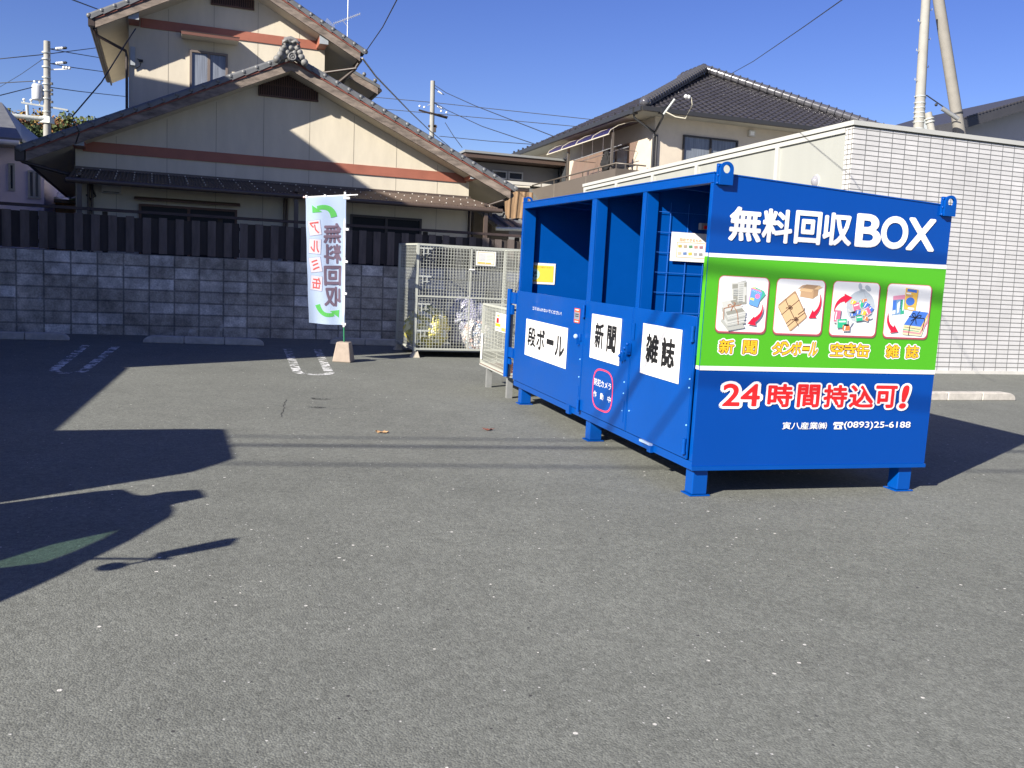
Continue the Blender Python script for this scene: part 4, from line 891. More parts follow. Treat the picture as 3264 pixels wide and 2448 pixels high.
# lifting lugs with a round eye
def lug(x0, x1, z0, ztop, y, s):
    mb = MB(); w_ = (x1 - x0) / 2; cx = (x0 + x1) / 2; cz = ztop - w_; n = 16; out = []; inn = []
    for i in range(n + 1):
        a_ = math.pi * i / n; out.append((cx + w_ * math.cos(a_), cz + w_ * math.sin(a_))); 
    prof = [(x1, z0)] + out + [(x0, z0)]; hole = [(cx + w_ * .57 * math.cos(2 * math.pi * i / 24), cz + w_ * .57 * math.sin(2 * math.pi * i / 24)) for i in range(24)]
    cu = bpy.data.curves.new('l', 'CURVE'); cu.dimensions = '2D'; cu.fill_mode = 'BOTH'; cu.extrude = .008
    for pp in (prof, hole):
        sp = cu.splines.new('POLY'); sp.points.add(len(pp) - 1); sp.use_cyclic_u = True
        for q, p in zip(sp.points, pp): q.co = (p[0], p[1], 0, 1)
    o = bpy.data.objects.new('l', cu); COL.objects.link(o); me = bpy.data.meshes.new_from_object(o.evaluated_get(bpy.context.evaluated_depsgraph_get()))
    mb.add([(v.co.x, y + v.co.z, v.co.y) for v in me.vertices], [tuple(p.vertices) for p in me.polygons], BLUE)
    bpy.data.objects.remove(o); bpy.data.curves.remove(cu); bpy.data.meshes.remove(me)
    yo = y + s * .008; mb.box(x0 - .012, x0 + .03, min(yo, yo + s * .02), max(yo, yo + s * .02), z0 + .005, z0 + .135, BLUE)
    for zz in (z0 + .01, z0 + .06, z0 + .12): mb.ball((x0 - .006, y + s * .012, zz), .010, BLUE, 5)
    c.part('lifting_lug', mb)
lug(.020, .117, 1.925, 2.075, -.030, 1); lug(1.828, 1.924, 1.84, 1.986, -.030, 1); lug(.020, .117, 1.925, 2.075, BD + .030, -1); lug(1.828, 1.924, 1.84, 1.986, BD + .030, -1)
# doors
fr = lambda y0: (lambda u, v, d=.0: Vector((-.024 - d, y0 - u, v)))
def door(y0, y1, label):
    mb = MB(); mb.box(-.020, -.003, y0, y1, .066, 1.050, BLUE); o = c.part('door', mb, .004, label=label)
    return o
d1 = door(2.125, 4.208, 'widest blue door with cardboard sign'); d2 = door(1.092, 2.112, 'middle blue door with newspaper sign'); d3 = door(.055, 1.080, 'right blue door with magazine sign')
for d_, y0_, y1_ in ((d2, 1.10, 1.20), (d1, 2.13, 2.23), (d3, .06, .11)):
    mb = MB(); mb.box(-.024, -.0205, y0_, y1_, .075, 1.04, BLUE); c.part('edge_plate', mb, .002, parent=d_)
def sign(par, y0, y1, z0, z1, text, tu0, tu1, tv0, tv1, off=.012):
    mb = MB(); mb.box(-.0265, -.0245, y1, y0, z0, z1, WFILM); o = c.part('sign_plate', mb, parent=par)
    mb = MB(); to = lambda u, v: Vector((-.0275, y0 - u, v))
    for ch, a_, b_, v0, v1 in text: put_text(mb, ch, a_, b_, v0, v1, to, BLKF, off)
    c.part('sign_lettering', mb, parent=par); return o
sign(d1, 3.793, 2.517, .388, .771, [('段', .085, .335, .500, .690), ('ボ', .385, .625, .492, .692), ('ー', .70, .90, .578, .612), ('ル', .96, 1.20, .488, .672)], 0, 0, 0, 0, .032)
sign(d2, 1.934, 1.290, .565, .946, [('新', .10, .285, .665, .875), ('聞', .37, .55, .660, .868)], 0, 0, 0, 0, .032)
sign(d3, .880, .238, .563, .943, [('雑', .085, .285, .665, .868), ('誌', .35, .55, .660, .862)], 0, 0, 0, 0, .036)
to = lambda u, v: Vector((-.0215, 3.622 - u, v))
mb = MB(); put_text(mb, 'ゴミは入れないでください！', .0, .895, .876, .912, to, WFILM, .006); c.part('notice_lettering', mb, parent=d1)
mb = MB(); mb.box(-.0262, -.0246, 2.234, 2.372, .838, .968, col('orange', (.75, .10, .04))); mb.box(-.0268, -.0263, 2.238, 2.368, .868, .935, col('greyblue', (.22, .25, .30)))
for z in (.915, .897): mb.box(-.0271, -.0269, 2.26, 2.35, z - .004, z + .004, BLKF)
for z in (.955, .85): mb.box(-.0271, -.0263, 2.26, 2.35, z - .004, z + .004, WFILM)
c.part('sticker', mb, parent=d1)
# camera notice: pink oval ring with white lettering
PINK = col('pink', (.78, .055, .13)); mb = MB(); n = 48; cy, cz = 1.608, .318; P = []
for i in range(n):
    a_ = 2 * math.pi * i / n; ca, sa = math.cos(a_), math.sin(a_); e = 2 / 3.2; x_ = math.copysign(abs(ca) ** e, ca); z_ = math.copysign(abs(sa) ** e, sa)
    P.append((Vector((-.0215, cy - .225 * x_, cz + .178 * z_)), Vector((-.0215, cy - .208 * x_, cz + .164 * z_))))
for i in range(n): a_, b_ = P[i], P[(i + 1) % n]; mb.quad(a_[0], b_[0], b_[1], a_[1], PINK)
c.part('notice_ring', mb, parent=d2)
mb = MB(); to = lambda u, v: Vector((-.0218, 1.80 - u, v)); put_text(mb, '防犯カメラ', .0, .375, .342, .402, to, WFILM, .008)
for ch, a_ in (('作', .0), ('動', .155), ('中', .315)): put_text(mb, ch, a_, a_ + .07, .238, .292, to, WFILM, .008)
c.part('notice_lettering', mb, parent=d2)
# hinges, hinge pipe, latches, brackets, bolts
for y, z in ((.068, .155), (.068, .93), (2.117, .955), (2.117, .105)):
    mb = MB(); mb.tube([(-.036, y, z - .05), (-.036, y, z + .05)], .014, BLUE, 8); mb.tube([(-.036, y, z - .054), (-.036, y, z - .035)], .018, BLUE, 8); mb.tube([(-.036, y, z + .02), (-.036, y, z + .054)], .016, BLUE, 8); mb.box(-.03, -.0205, y + .005, y + .055, z - .04, z + .04, BLUE); c.part('hinge', mb)
mb = MB(); mb.tube([(-.04, 4.405, .07), (-.04, 4.405, 1.06)], .03, BLUE, 12)
for z0, z1 in ((.90, 1.045), (.66, .885), (.30, .43), (.10, .28)): mb.box(-.034, -.01, 4.20, 4.40, z0, z1 - .02, BLUE) if z0 in (.90, .30) else mb.box(-.034, -.01, 4.30, 4.40, z0 + .12, z1, BLUE)
c.part('hinge_post', mb)
for y, z, big in ((2.20, .72, 0), (1.165, .70, 1)):
    mb = MB(); mb.box(-.05, -.0245, y - .03, y + .035, z - .012, z + .014, BLUE); mb.box(-.046, -.0245, y - .055, y - .03, z - .03, z + .03, BLUE); mb.box(-.06, -.0245, y - .012, y + .004, z - .07, z - .01, BLUE)
    if big:
        mb.box(-.055, -.0245, y - .09, y - .05, z + .0, z + .07, BLUE); mb.box(-.06, -.0245, y - .085, y - .06, z - .02, z + .05, BLUE); mb.box(-.05, -.0245, y + .03, y + .07, z - .06, z - .02, BLUE); mb.box(-.055, -.0245, y + .05, y + .062, z - .09, z - .03, BLUE)
        for k_ in range(4): mb.ball((-.056, y - .08 + .045 * k_, z + .06 - .035 * k_), .014, BLUE, 6)
    c.part('latch', mb)
mb = MB(); mb.ball((-.062, 2.205, .722), .022, mat('lock_blue_grey', (.35, .48, .72), .3), 8); c.part('padlock', mb)
mb = MB(); mb.box(-.03, -.002, 2.35, 2.43, -.012, .07, BLUE); c.part('bracket', mb)
mb = MB(); mb.box(-.03, -.002, .62, .80, .045, .062, WFILM if False else mat('worn_bracket', (.30, .40, .62), .5)); mb.box(-.028, -.002, .60, .66, -.005, .045, BLUE); c.part('bracket', mb)
for y, z in ((1.16, .45), (1.16, .36), (1.16, .22), (1.03, .24), (.075, .62), (.075, .56), (.075, .3), (2.16, .36), (2.16, .52)): mb = MB(); mb.ball((-.0245, y, z), .007, mat('bolt_head', (.2, .45, .8), .3), 5); c.part('bolt', mb)
for bx_ in ((-.028, -.0246, 1.135, 1.195, .13, .30), (-.028, -.0246, 1.03, 1.075, .80, .93), (-.0275, -.0246, 2.15, 2.19, .18, .28)): mb = MB(); mb.box(*bx_, BLUE); c.part('bracket', mb)
# wire grid hung in the right bay, with its notice; small alarm box behind it
GB = mat('grid_blue', (.03, .14, .55), .35); mb = MB(); yg = 1.062
for i in range(8): x = .070 + .1545 * i; mb.bar((x, yg, 1.03 - .012 * i), (x, yg, 1.872), .0024, GB)
for i in range(6): z = 1.798 - .155 * i; mb.bar((.045, yg - .006, z), (1.20, yg - .006, z), .0024, GB)
c.part('wire_grid', mb)
mb = MB(); mb.box(.240, .628, 1.049, 1.052, 1.427, 1.65, WFILM); q = c.part('notice', mb, label='white notice with small pictures on the wire grid')
mb = MB(); to = lambda u, v: Vector((.240 + u, 1.0475, 1.427 + v)); ORG = col('pale_orange', (.85, .42, .12))
put_text(mb, '回収できるもの', .07, .26, .155, .178, to, ORG, .01)
for (u0, u1, v0, v1) in ((.05, .30, .146, .149), (.05, .30, .03, .033), (.05, .053, .03, .149), (.297, .30, .03, .149)): mb.quad(to(u0, v0), to(u1, v0), to(u1, v1), to(u0, v1), ORG)
cl = [(.5, .42, .1), (.45, .38, .3), (.12, .3, .16), (.55, .3, .25), (.4, .2, .25), (.6, .55, .4), (.15, .25, .5), (.7, .55, .1), (.4, .4, .42), (.3, .3, .3)]
for i in range(10):
    u = .06 + .046 * (i % 5); v = .105 if i < 5 else .05; mb.quad(to(u + .004, v), to(u + .034, v + .003), to(u + .031, v + .024), to(u, v + .020), col('pic%d' % i, cl[i]))
c.part('notice_print', mb, parent=q)
mb = MB(); mb.box(.46, .53, .99, 1.04, 1.68, 1.73, mat('alarm_white', (.22, .22, .23), .5)); mb.box(.48, .51, .982, .99, 1.685, 1.71, REDF); c.part('alarm_box', mb)
# yellow notice on the far end wall
mb = MB(); mb.box(.055, .412, 4.208, 4.2105, 1.133, 1.364, WFILM); q = c.part('notice', mb, label='yellow notice with white border on the far end wall')
mb = MB(); to = lambda u, v: Vector((.055 + u, 4.2055, 1.133 + v)); YN = col('lemon', (.88, .62, .08))
mb.quad(to(.02, .025), to(.335, .025), to(.335, .205), to(.02, .205), YN)
T2 = lambda u, v: to(u, v) - Vector((0, .001, 0)); put_text(mb, 'リサイクルにご協力ください', .05, .31, .178, .194, T2, col('ochre', (.45, .26, .03)), .0)
mb.poly([T2(.115 + .062 * math.cos(i * .5236), .105 + .062 * math.sin(i * .5236)) for i in range(12)], col('pale_teal', (.45, .66, .62)))
T3 = lambda u, v: to(u, v) - Vector((0, .002, 0))
for (u, v, s_) in ((.09, .13, .018), (.125, .12, .02), (.10, .085, .016), (.135, .08, .013)): mb.quad(T3(u - s_, v - s_), T3(u + s_, v - s_ * .6), T3(u + s_ * .8, v + s_), T3(u - s_ * .7, v + s_ * .8), col('slate', (.10, .18, .20)))
c.part('notice_print', mb, parent=q)

# ---- printed banner on the end panel
S = lambda d: (lambda u, v: Vector((u, -d, v)))
mb = MB(); s1 = lambda u: 1.462 + (1.468 - 1.462) * u / BW
mb.add([S(.003)(u, v) for u, v in ((0, .722), (BW, .724), (BW, 1.466), (0, 1.452))], [(0, 1, 2, 3)], GREEN)
mb.add([S(.0045)(u, v) for u, v in ((-.0, 1.452), (BW, 1.466), (BW, 1.496), (-.0, 1.478))], [(0, 1, 2, 3)], WFILM)
mb.add([S(.0045)(u, v) for u, v in ((-.0, .692), (BW, .696), (BW, .727), (-.0, .722))], [(0, 1, 2, 3)], WFILM)
# the film is wrapped round the post edge on the front
mb.quad((-.0215, .050, .70), (-.0215, .002, .70), (-.0215, .002, 1.465), (-.0215, .050, 1.462), GREEN) if False else None
mb.box(-.0032, -.0012, .003, .046, .72, 1.456, GREEN); mb.box(-.0034, -.0012, .003, .046, 1.456, 1.478, WFILM); mb.box(-.0034, -.0012, .003, .046, .695, .72, WFILM)
bn = c.part('banner_film', mb)
mb = MB(); t_ = S(.006)
for ch, a_, b_ in (('無', .140, .372), ('料', .390, .610), ('回', .642, .838), ('収', .866, 1.088)):
    put_text(mb, ch, a_, b_, 1.572 + .018 * a_, 1.786 + .012 * a_, t_, WFILM, .032)
for ch, a_, b_ in (('B', 1.135, 1.325), ('O', 1.342, 1.555), ('X', 1.562, 1.790)):
    put_text(mb, ch, a_, b_, 1.592, 1.804, t_, WFILM, .030)
c.part('title_lettering', mb, parent=bn)
def outlined(mb, ch, a_, b_, v0, v1, layers, shear=0):
    for i, (m_, off) in enumerate(layers): put_text(mb, ch, a_, b_, v0, v1, S(.0055 + .0009 * i), m_, off, shear)
CAP = [(WFILM, .135), (BRNF, .062), (YELF, .020)]
mb = MB()
for ch, a_, b_ in (('新', .135, .243), ('聞', .318, .420), ('ダ', .545, .640), ('ン', .625, .710), ('ボ', .700, .775), ('ー', .785, .840), ('ル', .838, .902), ('空', 1.015, 1.118), ('き', 1.128, 1.225), ('缶', 1.232, 1.335), ('雑', 1.482, 1.590), ('誌', 1.655, 1.762)):
    v0, v1 = (.812, .902) if ch not in 'ー' else (.850, .868)
    outlined(mb, ch, a_, b_, v0, v1, CAP, .12 if ch in 'ンール' else 0)
c.part('caption_lettering', mb, parent=bn)
mb = MB(); L24 = [(WFILM, .105), (REDF, .036)]
for ch, a_, b_ in (('2', .195, .320), ('4', .335, .475)): put_text(mb, ch, a_, b_, .452, .600, S(.0055), WFILM, .105); 
for ch, a_, b_ in (('2', .195, .320), ('4', .335, .475)): put_text(mb, ch, a_, b_, .452, .600, S(.0066), REDF, .022)
for ch, a_, b_ in (('時', .548, .735), ('間', .785, .955), ('持', 1.000, 1.185), ('込', 1.215, 1.410), ('可', 1.435, 1.610)): outlined(mb, ch, a_, b_, .448, .602, L24)
put_text(mb, '!', 1.650, 1.690, .445, .605, S(.006), WFILM, .10, .15); put_text(mb, '!', 1.650, 1.690, .445, .605, S(.0066), REDF, .035, .15)
c.part('hours_lettering', mb, parent=bn)
mb = MB(); put_text(mb, '寅八産業㈱', .682, 1.045, .286, .337, S(.006), WFILM, .012)
c.part('company_lettering', mb, parent=bn); mb = MB()
put_text(mb, '(0893)25-6188', 1.19, 1.762, .284, .342, S(.006), WFILM, .012); c.part('telephone_lettering', mb, parent=bn); mb = MB()
# telephone sign: handset over a body
def ring(mb, cx, cz, pts, m_, d): mb.poly([S(d)(cx + x, cz + z) for x, z in pts], m_)
ring(mb, 1.140, .286, [(-.034, 0), (.034, 0), (.034, .012), (.022, .034), (-.022, .034), (-.034, .012)], WFILM, .006)
ring(mb, 1.140, .320, [(-.042, -.004), (-.024, -.004), (-.022, .006), (.022, .006), (.024, -.004), (.042, -.004), (.042, .008), (.034, .018), (-.034, .018), (-.042, .008)], WFILM, .006)
mb.poly([S(.0065)(1.140 + .011 * math.cos(i * .6283), .304 + .011 * math.sin(i * .6283)) for i in range(10)], NAVY)
c.part('telephone_sign', mb, parent=bn)
# ---- picture cards
MAROON = col('maroon', (.28, .07, .09)); REDR = col('red_rim', (.62, .09, .12)); CARD = col('card_white', (.76, .765, .77)); DSH = col('dark_edge', (.10, .12, .04))
ARW = col('arrow_red', (.62, .012, .045))
def rrect(x0, x1, z0, z1, r_, n=5):
    out = []
    for cx, cz, a0 in ((x1 - r_, z1 - r_, 0), (x0 + r_, z1 - r_, 90), (x0 + r_, z0 + r_, 180), (x1 - r_, z0 + r_, 270)):
        out += [(cx + r_ * math.cos(math.radians(a0 + 90 * i / n)), cz + r_ * math.sin(math.radians(a0 + 90 * i / n))) for i in range(n + 1)]
    return out
def ell(cx, cz, rx, rz, n=20, rot=0):
    r_ = math.radians(rot); return [(cx + rx * math.cos(2 * math.pi * i / n) * math.cos(r_) - rz * math.sin(2 * math.pi * i / n) * math.sin(r_), cz + rx * math.cos(2 * math.pi * i / n) * math.sin(r_) + rz * math.sin(2 * math.pi * i / n) * math.cos(r_)) for i in range(n)]
class Card:
    """picture on a card; points arrive as (px,py) fractions of the card face, drawn in order, each a hair above the last"""
    def __init__(s, x0, z0, w_, h_): s.mb = MB(); s.x, s.z, s.w, s.h = x0, z0, w_, h_; s.k = .0085
    def P(s, pts, m_, step=True):
        if step: s.k += .00025
        s.mb.poly([Vector((s.x + px * s.w, -s.k, s.z + (1 - py) * s.h)) for px, py in pts], m_)
    def L(s, pts, wd, m_):
        s.k += .00025
        for (ax_, ay_), (bx_, by_) in zip(pts[:-1], pts[1:]):
            a_ = Vector((s.x + ax_ * s.w, 0, s.z + (1 - ay_) * s.h)); b_ = Vector((s.x + bx_ * s.w, 0, s.z + (1 - by_) * s.h)); d_ = (b_ - a_).normalized(); q_ = Vector((-d_.z, 0, d_.x)) * wd / 2
            s.mb.poly([p + Vector((0, -s.k, 0)) for p in (a_ + q_, b_ + q_, b_ - q_, a_ - q_)], m_)
    def arrow(s, pts, w0, w1, head, m_):
        """tapering bent arrow: pts centre line, head = list of 3 points"""
        s.k += .0003; n = len(pts); L_ = []; R_ = []
        for i, p in enumerate(pts):
            a_ = pts[max(0, i - 1)]; b_ = pts[min(n - 1, i + 1)]; dx, dy = (b_[0] - a_[0]) * s.w, (b_[1] - a_[1]) * s.h; l = math.hypot(dx, dy); wd = w0 + (w1 - w0) * i / (n - 1)
            L_.append((p[0] - dy / l * wd / s.w, p[1] + dx / l * wd / s.h)); R_.append((p[0] + dy / l * wd / s.w, p[1] - dx / l * wd / s.h))
        for i in range(n - 1): s.P([L_[i], L_[i + 1], R_[i + 1], R_[i]], m_, False)
        s.k += .0001; s.P(head, m_, False)
bez = lambda a_, b_, c_, n=8: [tuple((1 - t) ** 2 * a_[k] + 2 * t * (1 - t) * b_[k] + t * t * c_[k] for k in (0, 1)) for t in [i / n for i in range(n + 1)]]
cards = []
for i, (x0, x1) in enumerate(((.092, .472), (.536, .920), (.987, 1.371), (1.438, 1.817))):
    z0, z1 = .958 + .001, 1.331 + .0025 * i
    mb = MB(); mb.poly([S(.005)(x, z) for x, z in rrect(x0 - .002, x1 + .012, z0 - .016, z1 - .004, .035)], DSH); mb.poly([S(.0058)(x, z) for x, z in rrect(x0, x1 + .008, z0 - .011, z1 - .001, .035)], MAROON)
    mb.poly([S(.0066)(x, z) for x, z in rrect(x0 - .002, x1 + .002, z0 - .003, z1 + .004, .035)], REDR); mb.poly([S(.0076)(x, z) for x, z in rrect(x0 + .002, x1 - .003, z0 + .002, z1, .033)], CARD)
    cards.append((c.part('picture_card', mb, parent=bn), x0, z0, x1 - x0, z1 - z0))
def finish(i, k): c.part('card_print', k.mb, parent=bn)
# newspapers
i, (o_, x0, z0, w_, h_) = 0, cards[0]; k = Card(x0, z0, w_, h_); PG = col('newsprint', (.52, .53, .50)); PG2 = col('newsprint_dark', (.27, .27, .235)); PG3 = col('newsprint_mid', (.40, .41, .38)); STR = col('string', (.36, .17, .09))
k.P([(.25, .13), (.52, .06), (.55, .09), (.58, .48), (.31, .50)], PG3); k.P([(.245, .115), (.53, .085), (.575, .485), (.30, .505)], PG)
k.P([(.265, .14), (.375, .13), (.38, .21), (.27, .22)], PG2); k.P([(.30, .355), (.385, .345), (.395, .425), (.31, .43)], PG2); k.P([(.50, .10), (.54, .095), (.545, .17), (.505, .175)], PG2); k.P([(.53, .33), (.56, .325), (.57, .45), (.545, .455)], PG2); k.P([(.31, .47), (.575, .445), (.575, .485), (.31, .51)], PG2)
for r_ in range(9): k.L([(.40, .14 + .038 * r_), (.485, .13 + .038 * r_)], .004, PG3)
for r_ in range(4): k.L([(.28, .24 + .03 * r_), (.38, .23 + .03 * r_)], .004, PG3)
k.P([(.71, .17), (.90, .235), (.94, .30), (.82, .44)], col('teal_green', (.06, .42, .28))); k.P([(.63, .19), (.70, .17), (.74, .20), (.66, .24)], col('ochre_y', (.7, .6, .2))); k.P([(.635, .185), (.83, .225), (.87, .27), (.79, .47), (.61, .44)], col('pink_mag', (.75, .22, .35))); k.P([(.645, .205), (.875, .265), (.80, .535), (.615, .485)], col('mag_blue', (.13, .32, .72)))
k.P(ell(.78, .335, .048, .045), col('mag_dot', (.78, .20, .42))); k.P([(.64, .36), (.72, .375), (.71, .42), (.635, .40)], col('mag_yel', (.72, .66, .15)))
for r_ in range(5): k.P(ell(.68 + .035 * r_, .235 + .012 * r_, .012, .010, 8), col('pale_blue', (.42, .55, .8)))
for r_, (sx, sy) in enumerate(((.035, .15), (.02, .10), (.0, .05), (.0, .0))):
    k.P([(.07 + sx * .6, .46 + sy * 2.1), (.34 + sx * .4, .40 + sy * 2.0), (.56, .63 + sy * 1.7), (.57, .68 + sy * 1.6), (.23 + sx * .3, .78 + sy * 1.35), (.08, .52 + sy * 2.0)], PG3 if r_ % 2 == 0 else PG)
k.P([(.075, .46), (.34, .405), (.54, .61), (.20, .70)], PG); k.P([(.24, .44), (.35, .41), (.43, .50), (.30, .52)], PG2); k.P([(.165, .64), (.48, .56), (.54, .615), (.20, .70)], PG2)
for r_ in range(4): k.P([(.20, .715 + .055 * r_), (.56, .62 + .062 * r_), (.57, .645 + .062 * r_), (.215, .745 + .055 * r_)], PG if r_ % 2 == 0 else PG3)
k.L([(.13, .78), (.12, .58), (.17, .565), (.29, .535), (.47, .50)], .005, STR); k.L([(.31, .54), (.38, .62), (.41, .72), (.43, .86)], .005, STR); k.L([(.29, .54), (.22, .55), (.19, .52), (.24, .50), (.29, .53)], .005, STR); k.L([(.29, .54), (.34, .48), (.30, .46)], .005, STR); k.L([(.29, .54), (.26, .62)], .005, STR)
k.arrow(bez((.885, .48), (.93, .68), (.70, .80)), .002, .018, [(.61, .845), (.735, .70), (.785, .87)], ARW); finish(0, k)
# cardboard
o_, x0, z0, w_, h_ = cards[1]; k = Card(x0, z0, w_, h_); K1 = col('carton', (.62, .43, .24)); K2 = col('carton_dark', (.36, .23, .135)); K3 = col('carton_mid', (.47, .31, .18)); TW = col('twine', (.085, .04, .025))
k.P([(.50, .17), (.60, .08), (.90, .09), (.80, .18)], K2); k.P([(.50, .15), (.49, .31), (.76, .34), (.765, .18)], K3); k.P([(.765, .18), (.86, .13), (.86, .27), (.76, .34)], K2); k.P([(.50, .15), (.76, .165), (.72, .22), (.46, .205)], K1); k.P([(.50, .15), (.59, .085), (.52, .10), (.43, .17)], K3); k.P([(.765, .165), (.86, .09), (.94, .12), (.86, .165)], K1)
k.P([(.06, .47), (.36, .215), (.39, .215), (.67, .66), (.66, .70), (.37, .95), (.34, .95), (.06, .53)], K2); k.P([(.065, .505), (.36, .26), (.40, .27), (.645, .665), (.63, .70), (.355, .925), (.33, .93)], K1)
k.L([(.14, .66), (.29, .53), (.48, .37)], .005, TW); k.L([(.20, .36), (.21, .40), (.29, .53), (.43, .74), (.52, .86)], .005, TW); k.L([(.28, .87), (.43, .74), (.62, .60)], .005, TW); k.L([(.25, .815), (.35, .73)], .005, TW); k.L([(.48, .64), (.60, .555), (.60, .51)], .005, TW)
for u_, v_ in ((.29, .53), (.43, .74)):
    k.L([(u_, v_), (u_ - .06, v_ - .01), (u_ - .07, v_ + .01)], .004, TW); k.L([(u_, v_), (u_ - .01, v_ - .05), (u_ + .03, v_ - .045), (u_, v_)], .004, TW); k.L([(u_, v_), (u_ + .06, v_ - .02), (u_ + .05, v_ + .02), (u_, v_)], .004, TW); k.P(ell(u_, v_, .018, .016, 8), TW)
k.arrow(bez((.90, .25), (.98, .52), (.76, .66)), .002, .018, [(.70, .70), (.77, .54), (.865, .69)], ARW); finish(1, k)
# empty cans in a bag
o_, x0, z0, w_, h_ = cards[2]; k = Card(x0, z0, w_, h_); BG = col('bag_grey', (.40, .45, .50)); BG2 = col('bag_dark', (.33, .37, .41)); CANM = col('can_metal', (.50, .52, .52)); CPI = col('can_pink', (.62, .14, .24)); CGR = col('can_green', (.03, .42, .22)); CBL = col('can_blue', (.06, .16, .55)); COR = col('can_orange', (.70, .19, .06)); CYE = col('can_yellow', (.74, .47, .05))
k.P(ell(.62, .45, .31, .30, 28, 8), BG); k.P(ell(.57, .075, .04, .065, 14, -15), BG); k.P(ell(.74, .10, .075, .045, 14, 35), BG); k.P([(.50, .19), (.60, .12), (.68, .13), (.80, .22), (.65, .30)], BG); k.P([(.59, .12), (.68, .125), (.67, .165), (.58, .16)], BG2); k.L([(.63, .16), (.56, .19)], .004, BG2); k.L([(.65, .16), (.70, .26)], .004, BG2)
k.arrow(bez((.055, .56), (.08, .34), (.30, .30)), .002, .022, [(.42, .285), (.245, .22), (.27, .40)], ARW)
def can(cx, cy, w2, h2, rot, cc):
    r_ = math.radians(rot); R_ = lambda x, y: (cx + x * math.cos(r_) - y * math.sin(r_), cy + x * math.sin(r_) + y * math.cos(r_))
    k.P([R_(-w2, -h2), R_(w2, -h2), R_(w2, h2), R_(-w2, h2)], CANM); k.P([R_(-w2, -h2 * .8), R_(w2, -h2 * .8), R_(w2, h2 * .8), R_(-w2, h2 * .8)], cc); k.P([R_(-w2 * .55, -h2 * .6), R_(-w2 * .2, -h2 * .6), R_(-w2 * .3, h2 * .6), R_(-w2 * .6, h2 * .6)], WFILM)
for a_ in ((.62, .40, .05, .08, 10, CGR), (.45, .375, .055, .05, 20, CYE), (.68, .33, .05, .035, -10, COR), (.73, .42, .055, .07, 25, CBL), (.52, .45, .065, .085, 70, CPI), (.83, .49, .05, .06, 40, CBL), (.77, .53, .055, .08, -35, CPI), (.58, .55, .06, .045, 0, CBL), (.68, .56, .055, .05, 15, CYE), (.46, .60, .065, .035, -8, CBL), (.60, .665, .05, .085, 80, CGR), (.745, .665, .055, .045, 15, COR), (.115, .64, .065, .13, 3, CPI), (.235, .77, .08, .12, 85, CGR), (.33, .855, .075, .06, -3, COR)): can(*a_)
k.P(ell(.33, .80, .065, .018), BLKF); k.P(ell(.42, .76, .02, .06, 12, 30), CANM); k.P(ell(.45, .555, .05, .015, 12, -12), BLKF); k.P(ell(.36, .53, .015, .045, 12, -50), CANM); k.P(ell(.82, .64, .05, .018, 12, -25), CANM); finish(2, k)
# magazines
o_, x0, z0, w_, h_ = cards[3]; k = Card(x0, z0, w_, h_); MB1 = col('mag_navy', (.055, .16, .55)); MY = col('mag_ochre', (.76, .46, .07)); MG = col('mag_teal', (.04, .36, .22))
k.P([(.14, .225), (.40, .19), (.42, .55), (.15, .59)], col('mag_steel', (.16, .30, .50))); k.P([(.14, .225), (.40, .19), (.405, .27), (.145, .30)], col('mag_pink', (.66, .26, .38))); k.P([(.33, .29), (.405, .275), (.42, .55), (.34, .565)], MG); k.P([(.145, .31), (.22, .30), (.225, .47), (.15, .485)], MB1); k.P([(.37, .28), (.395, .276), (.40, .49), (.375, .49)], WFILM); k.P([(.155, .50), (.22, .49), (.22, .56), (.16, .57)], WFILM); k.P([(.25, .36), (.30, .31), (.30, .52), (.26, .55)], WFILM)
for r_ in range(6): k.P(ell(.325, .30 + .03 * r_, .010, .008, 6), BLKF)
k.P([(.40, .06), (.69, .085), (.67, .49), (.41, .46)], MY); k.P([(.44, .075), (.66, .09), (.655, .145), (.435, .125)], MB1); k.P([(.42, .145), (.53, .15), (.53, .18), (.42, .175)], WFILM); k.P([(.42, .18), (.57, .195), (.57, .225), (.42, .21)], K3); k.P(ell(.525, .31, .10, .078), MB1); k.P([(.49, .42), (.63, .43), (.63, .47), (.485, .46)], WFILM); k.P([(.45, .385), (.64, .40), (.64, .412), (.45, .40)], K3)
k.P([(.42, .80), (.81, .84), (.96, .55), (.96, .66), (.86, .96), (.42, .94)], col('mag_cream', (.66, .60, .38))); k.P([(.42, .86), (.81, .90), (.96, .64), (.96, .70), (.84, .93), (.42, .90)], col('mag_rose', (.72, .27, .30))); k.P([(.42, .835), (.80, .87), (.80, .88), (.42, .85)], MG)
k.P([(.80, .78), (.96, .51), (.96, .58), (.82, .84)], MY); k.P([(.43, .755), (.615, .48), (.965, .505), (.83, .785)], MB1); k.P([(.43, .755), (.83, .785), (.82, .83), (.42, .79)], col('mag_sand', (.70, .58, .30)))
k.L([(.56, .955), (.57, .78), (.68, .62), (.77, .48)], .006, BLKF); k.L([(.52, .59), (.68, .62), (.88, .62), (.90, .65), (.86, .86)], .006, BLKF); k.L([(.68, .62), (.60, .57), (.61, .53), (.66, .54), (.68, .62)], .006, BLKF); k.L([(.68, .62), (.76, .56), (.81, .57), (.78, .61), (.68, .62)], .006, BLKF); k.L([(.58, .68), (.68, .62), (.71, .74)], .006, BLKF)
k.arrow(bez((.055, .55), (.02, .75), (.20, .86)), .002, .018, [(.32, .895), (.13, .92), (.22, .765)], ARW); finish(3, k)

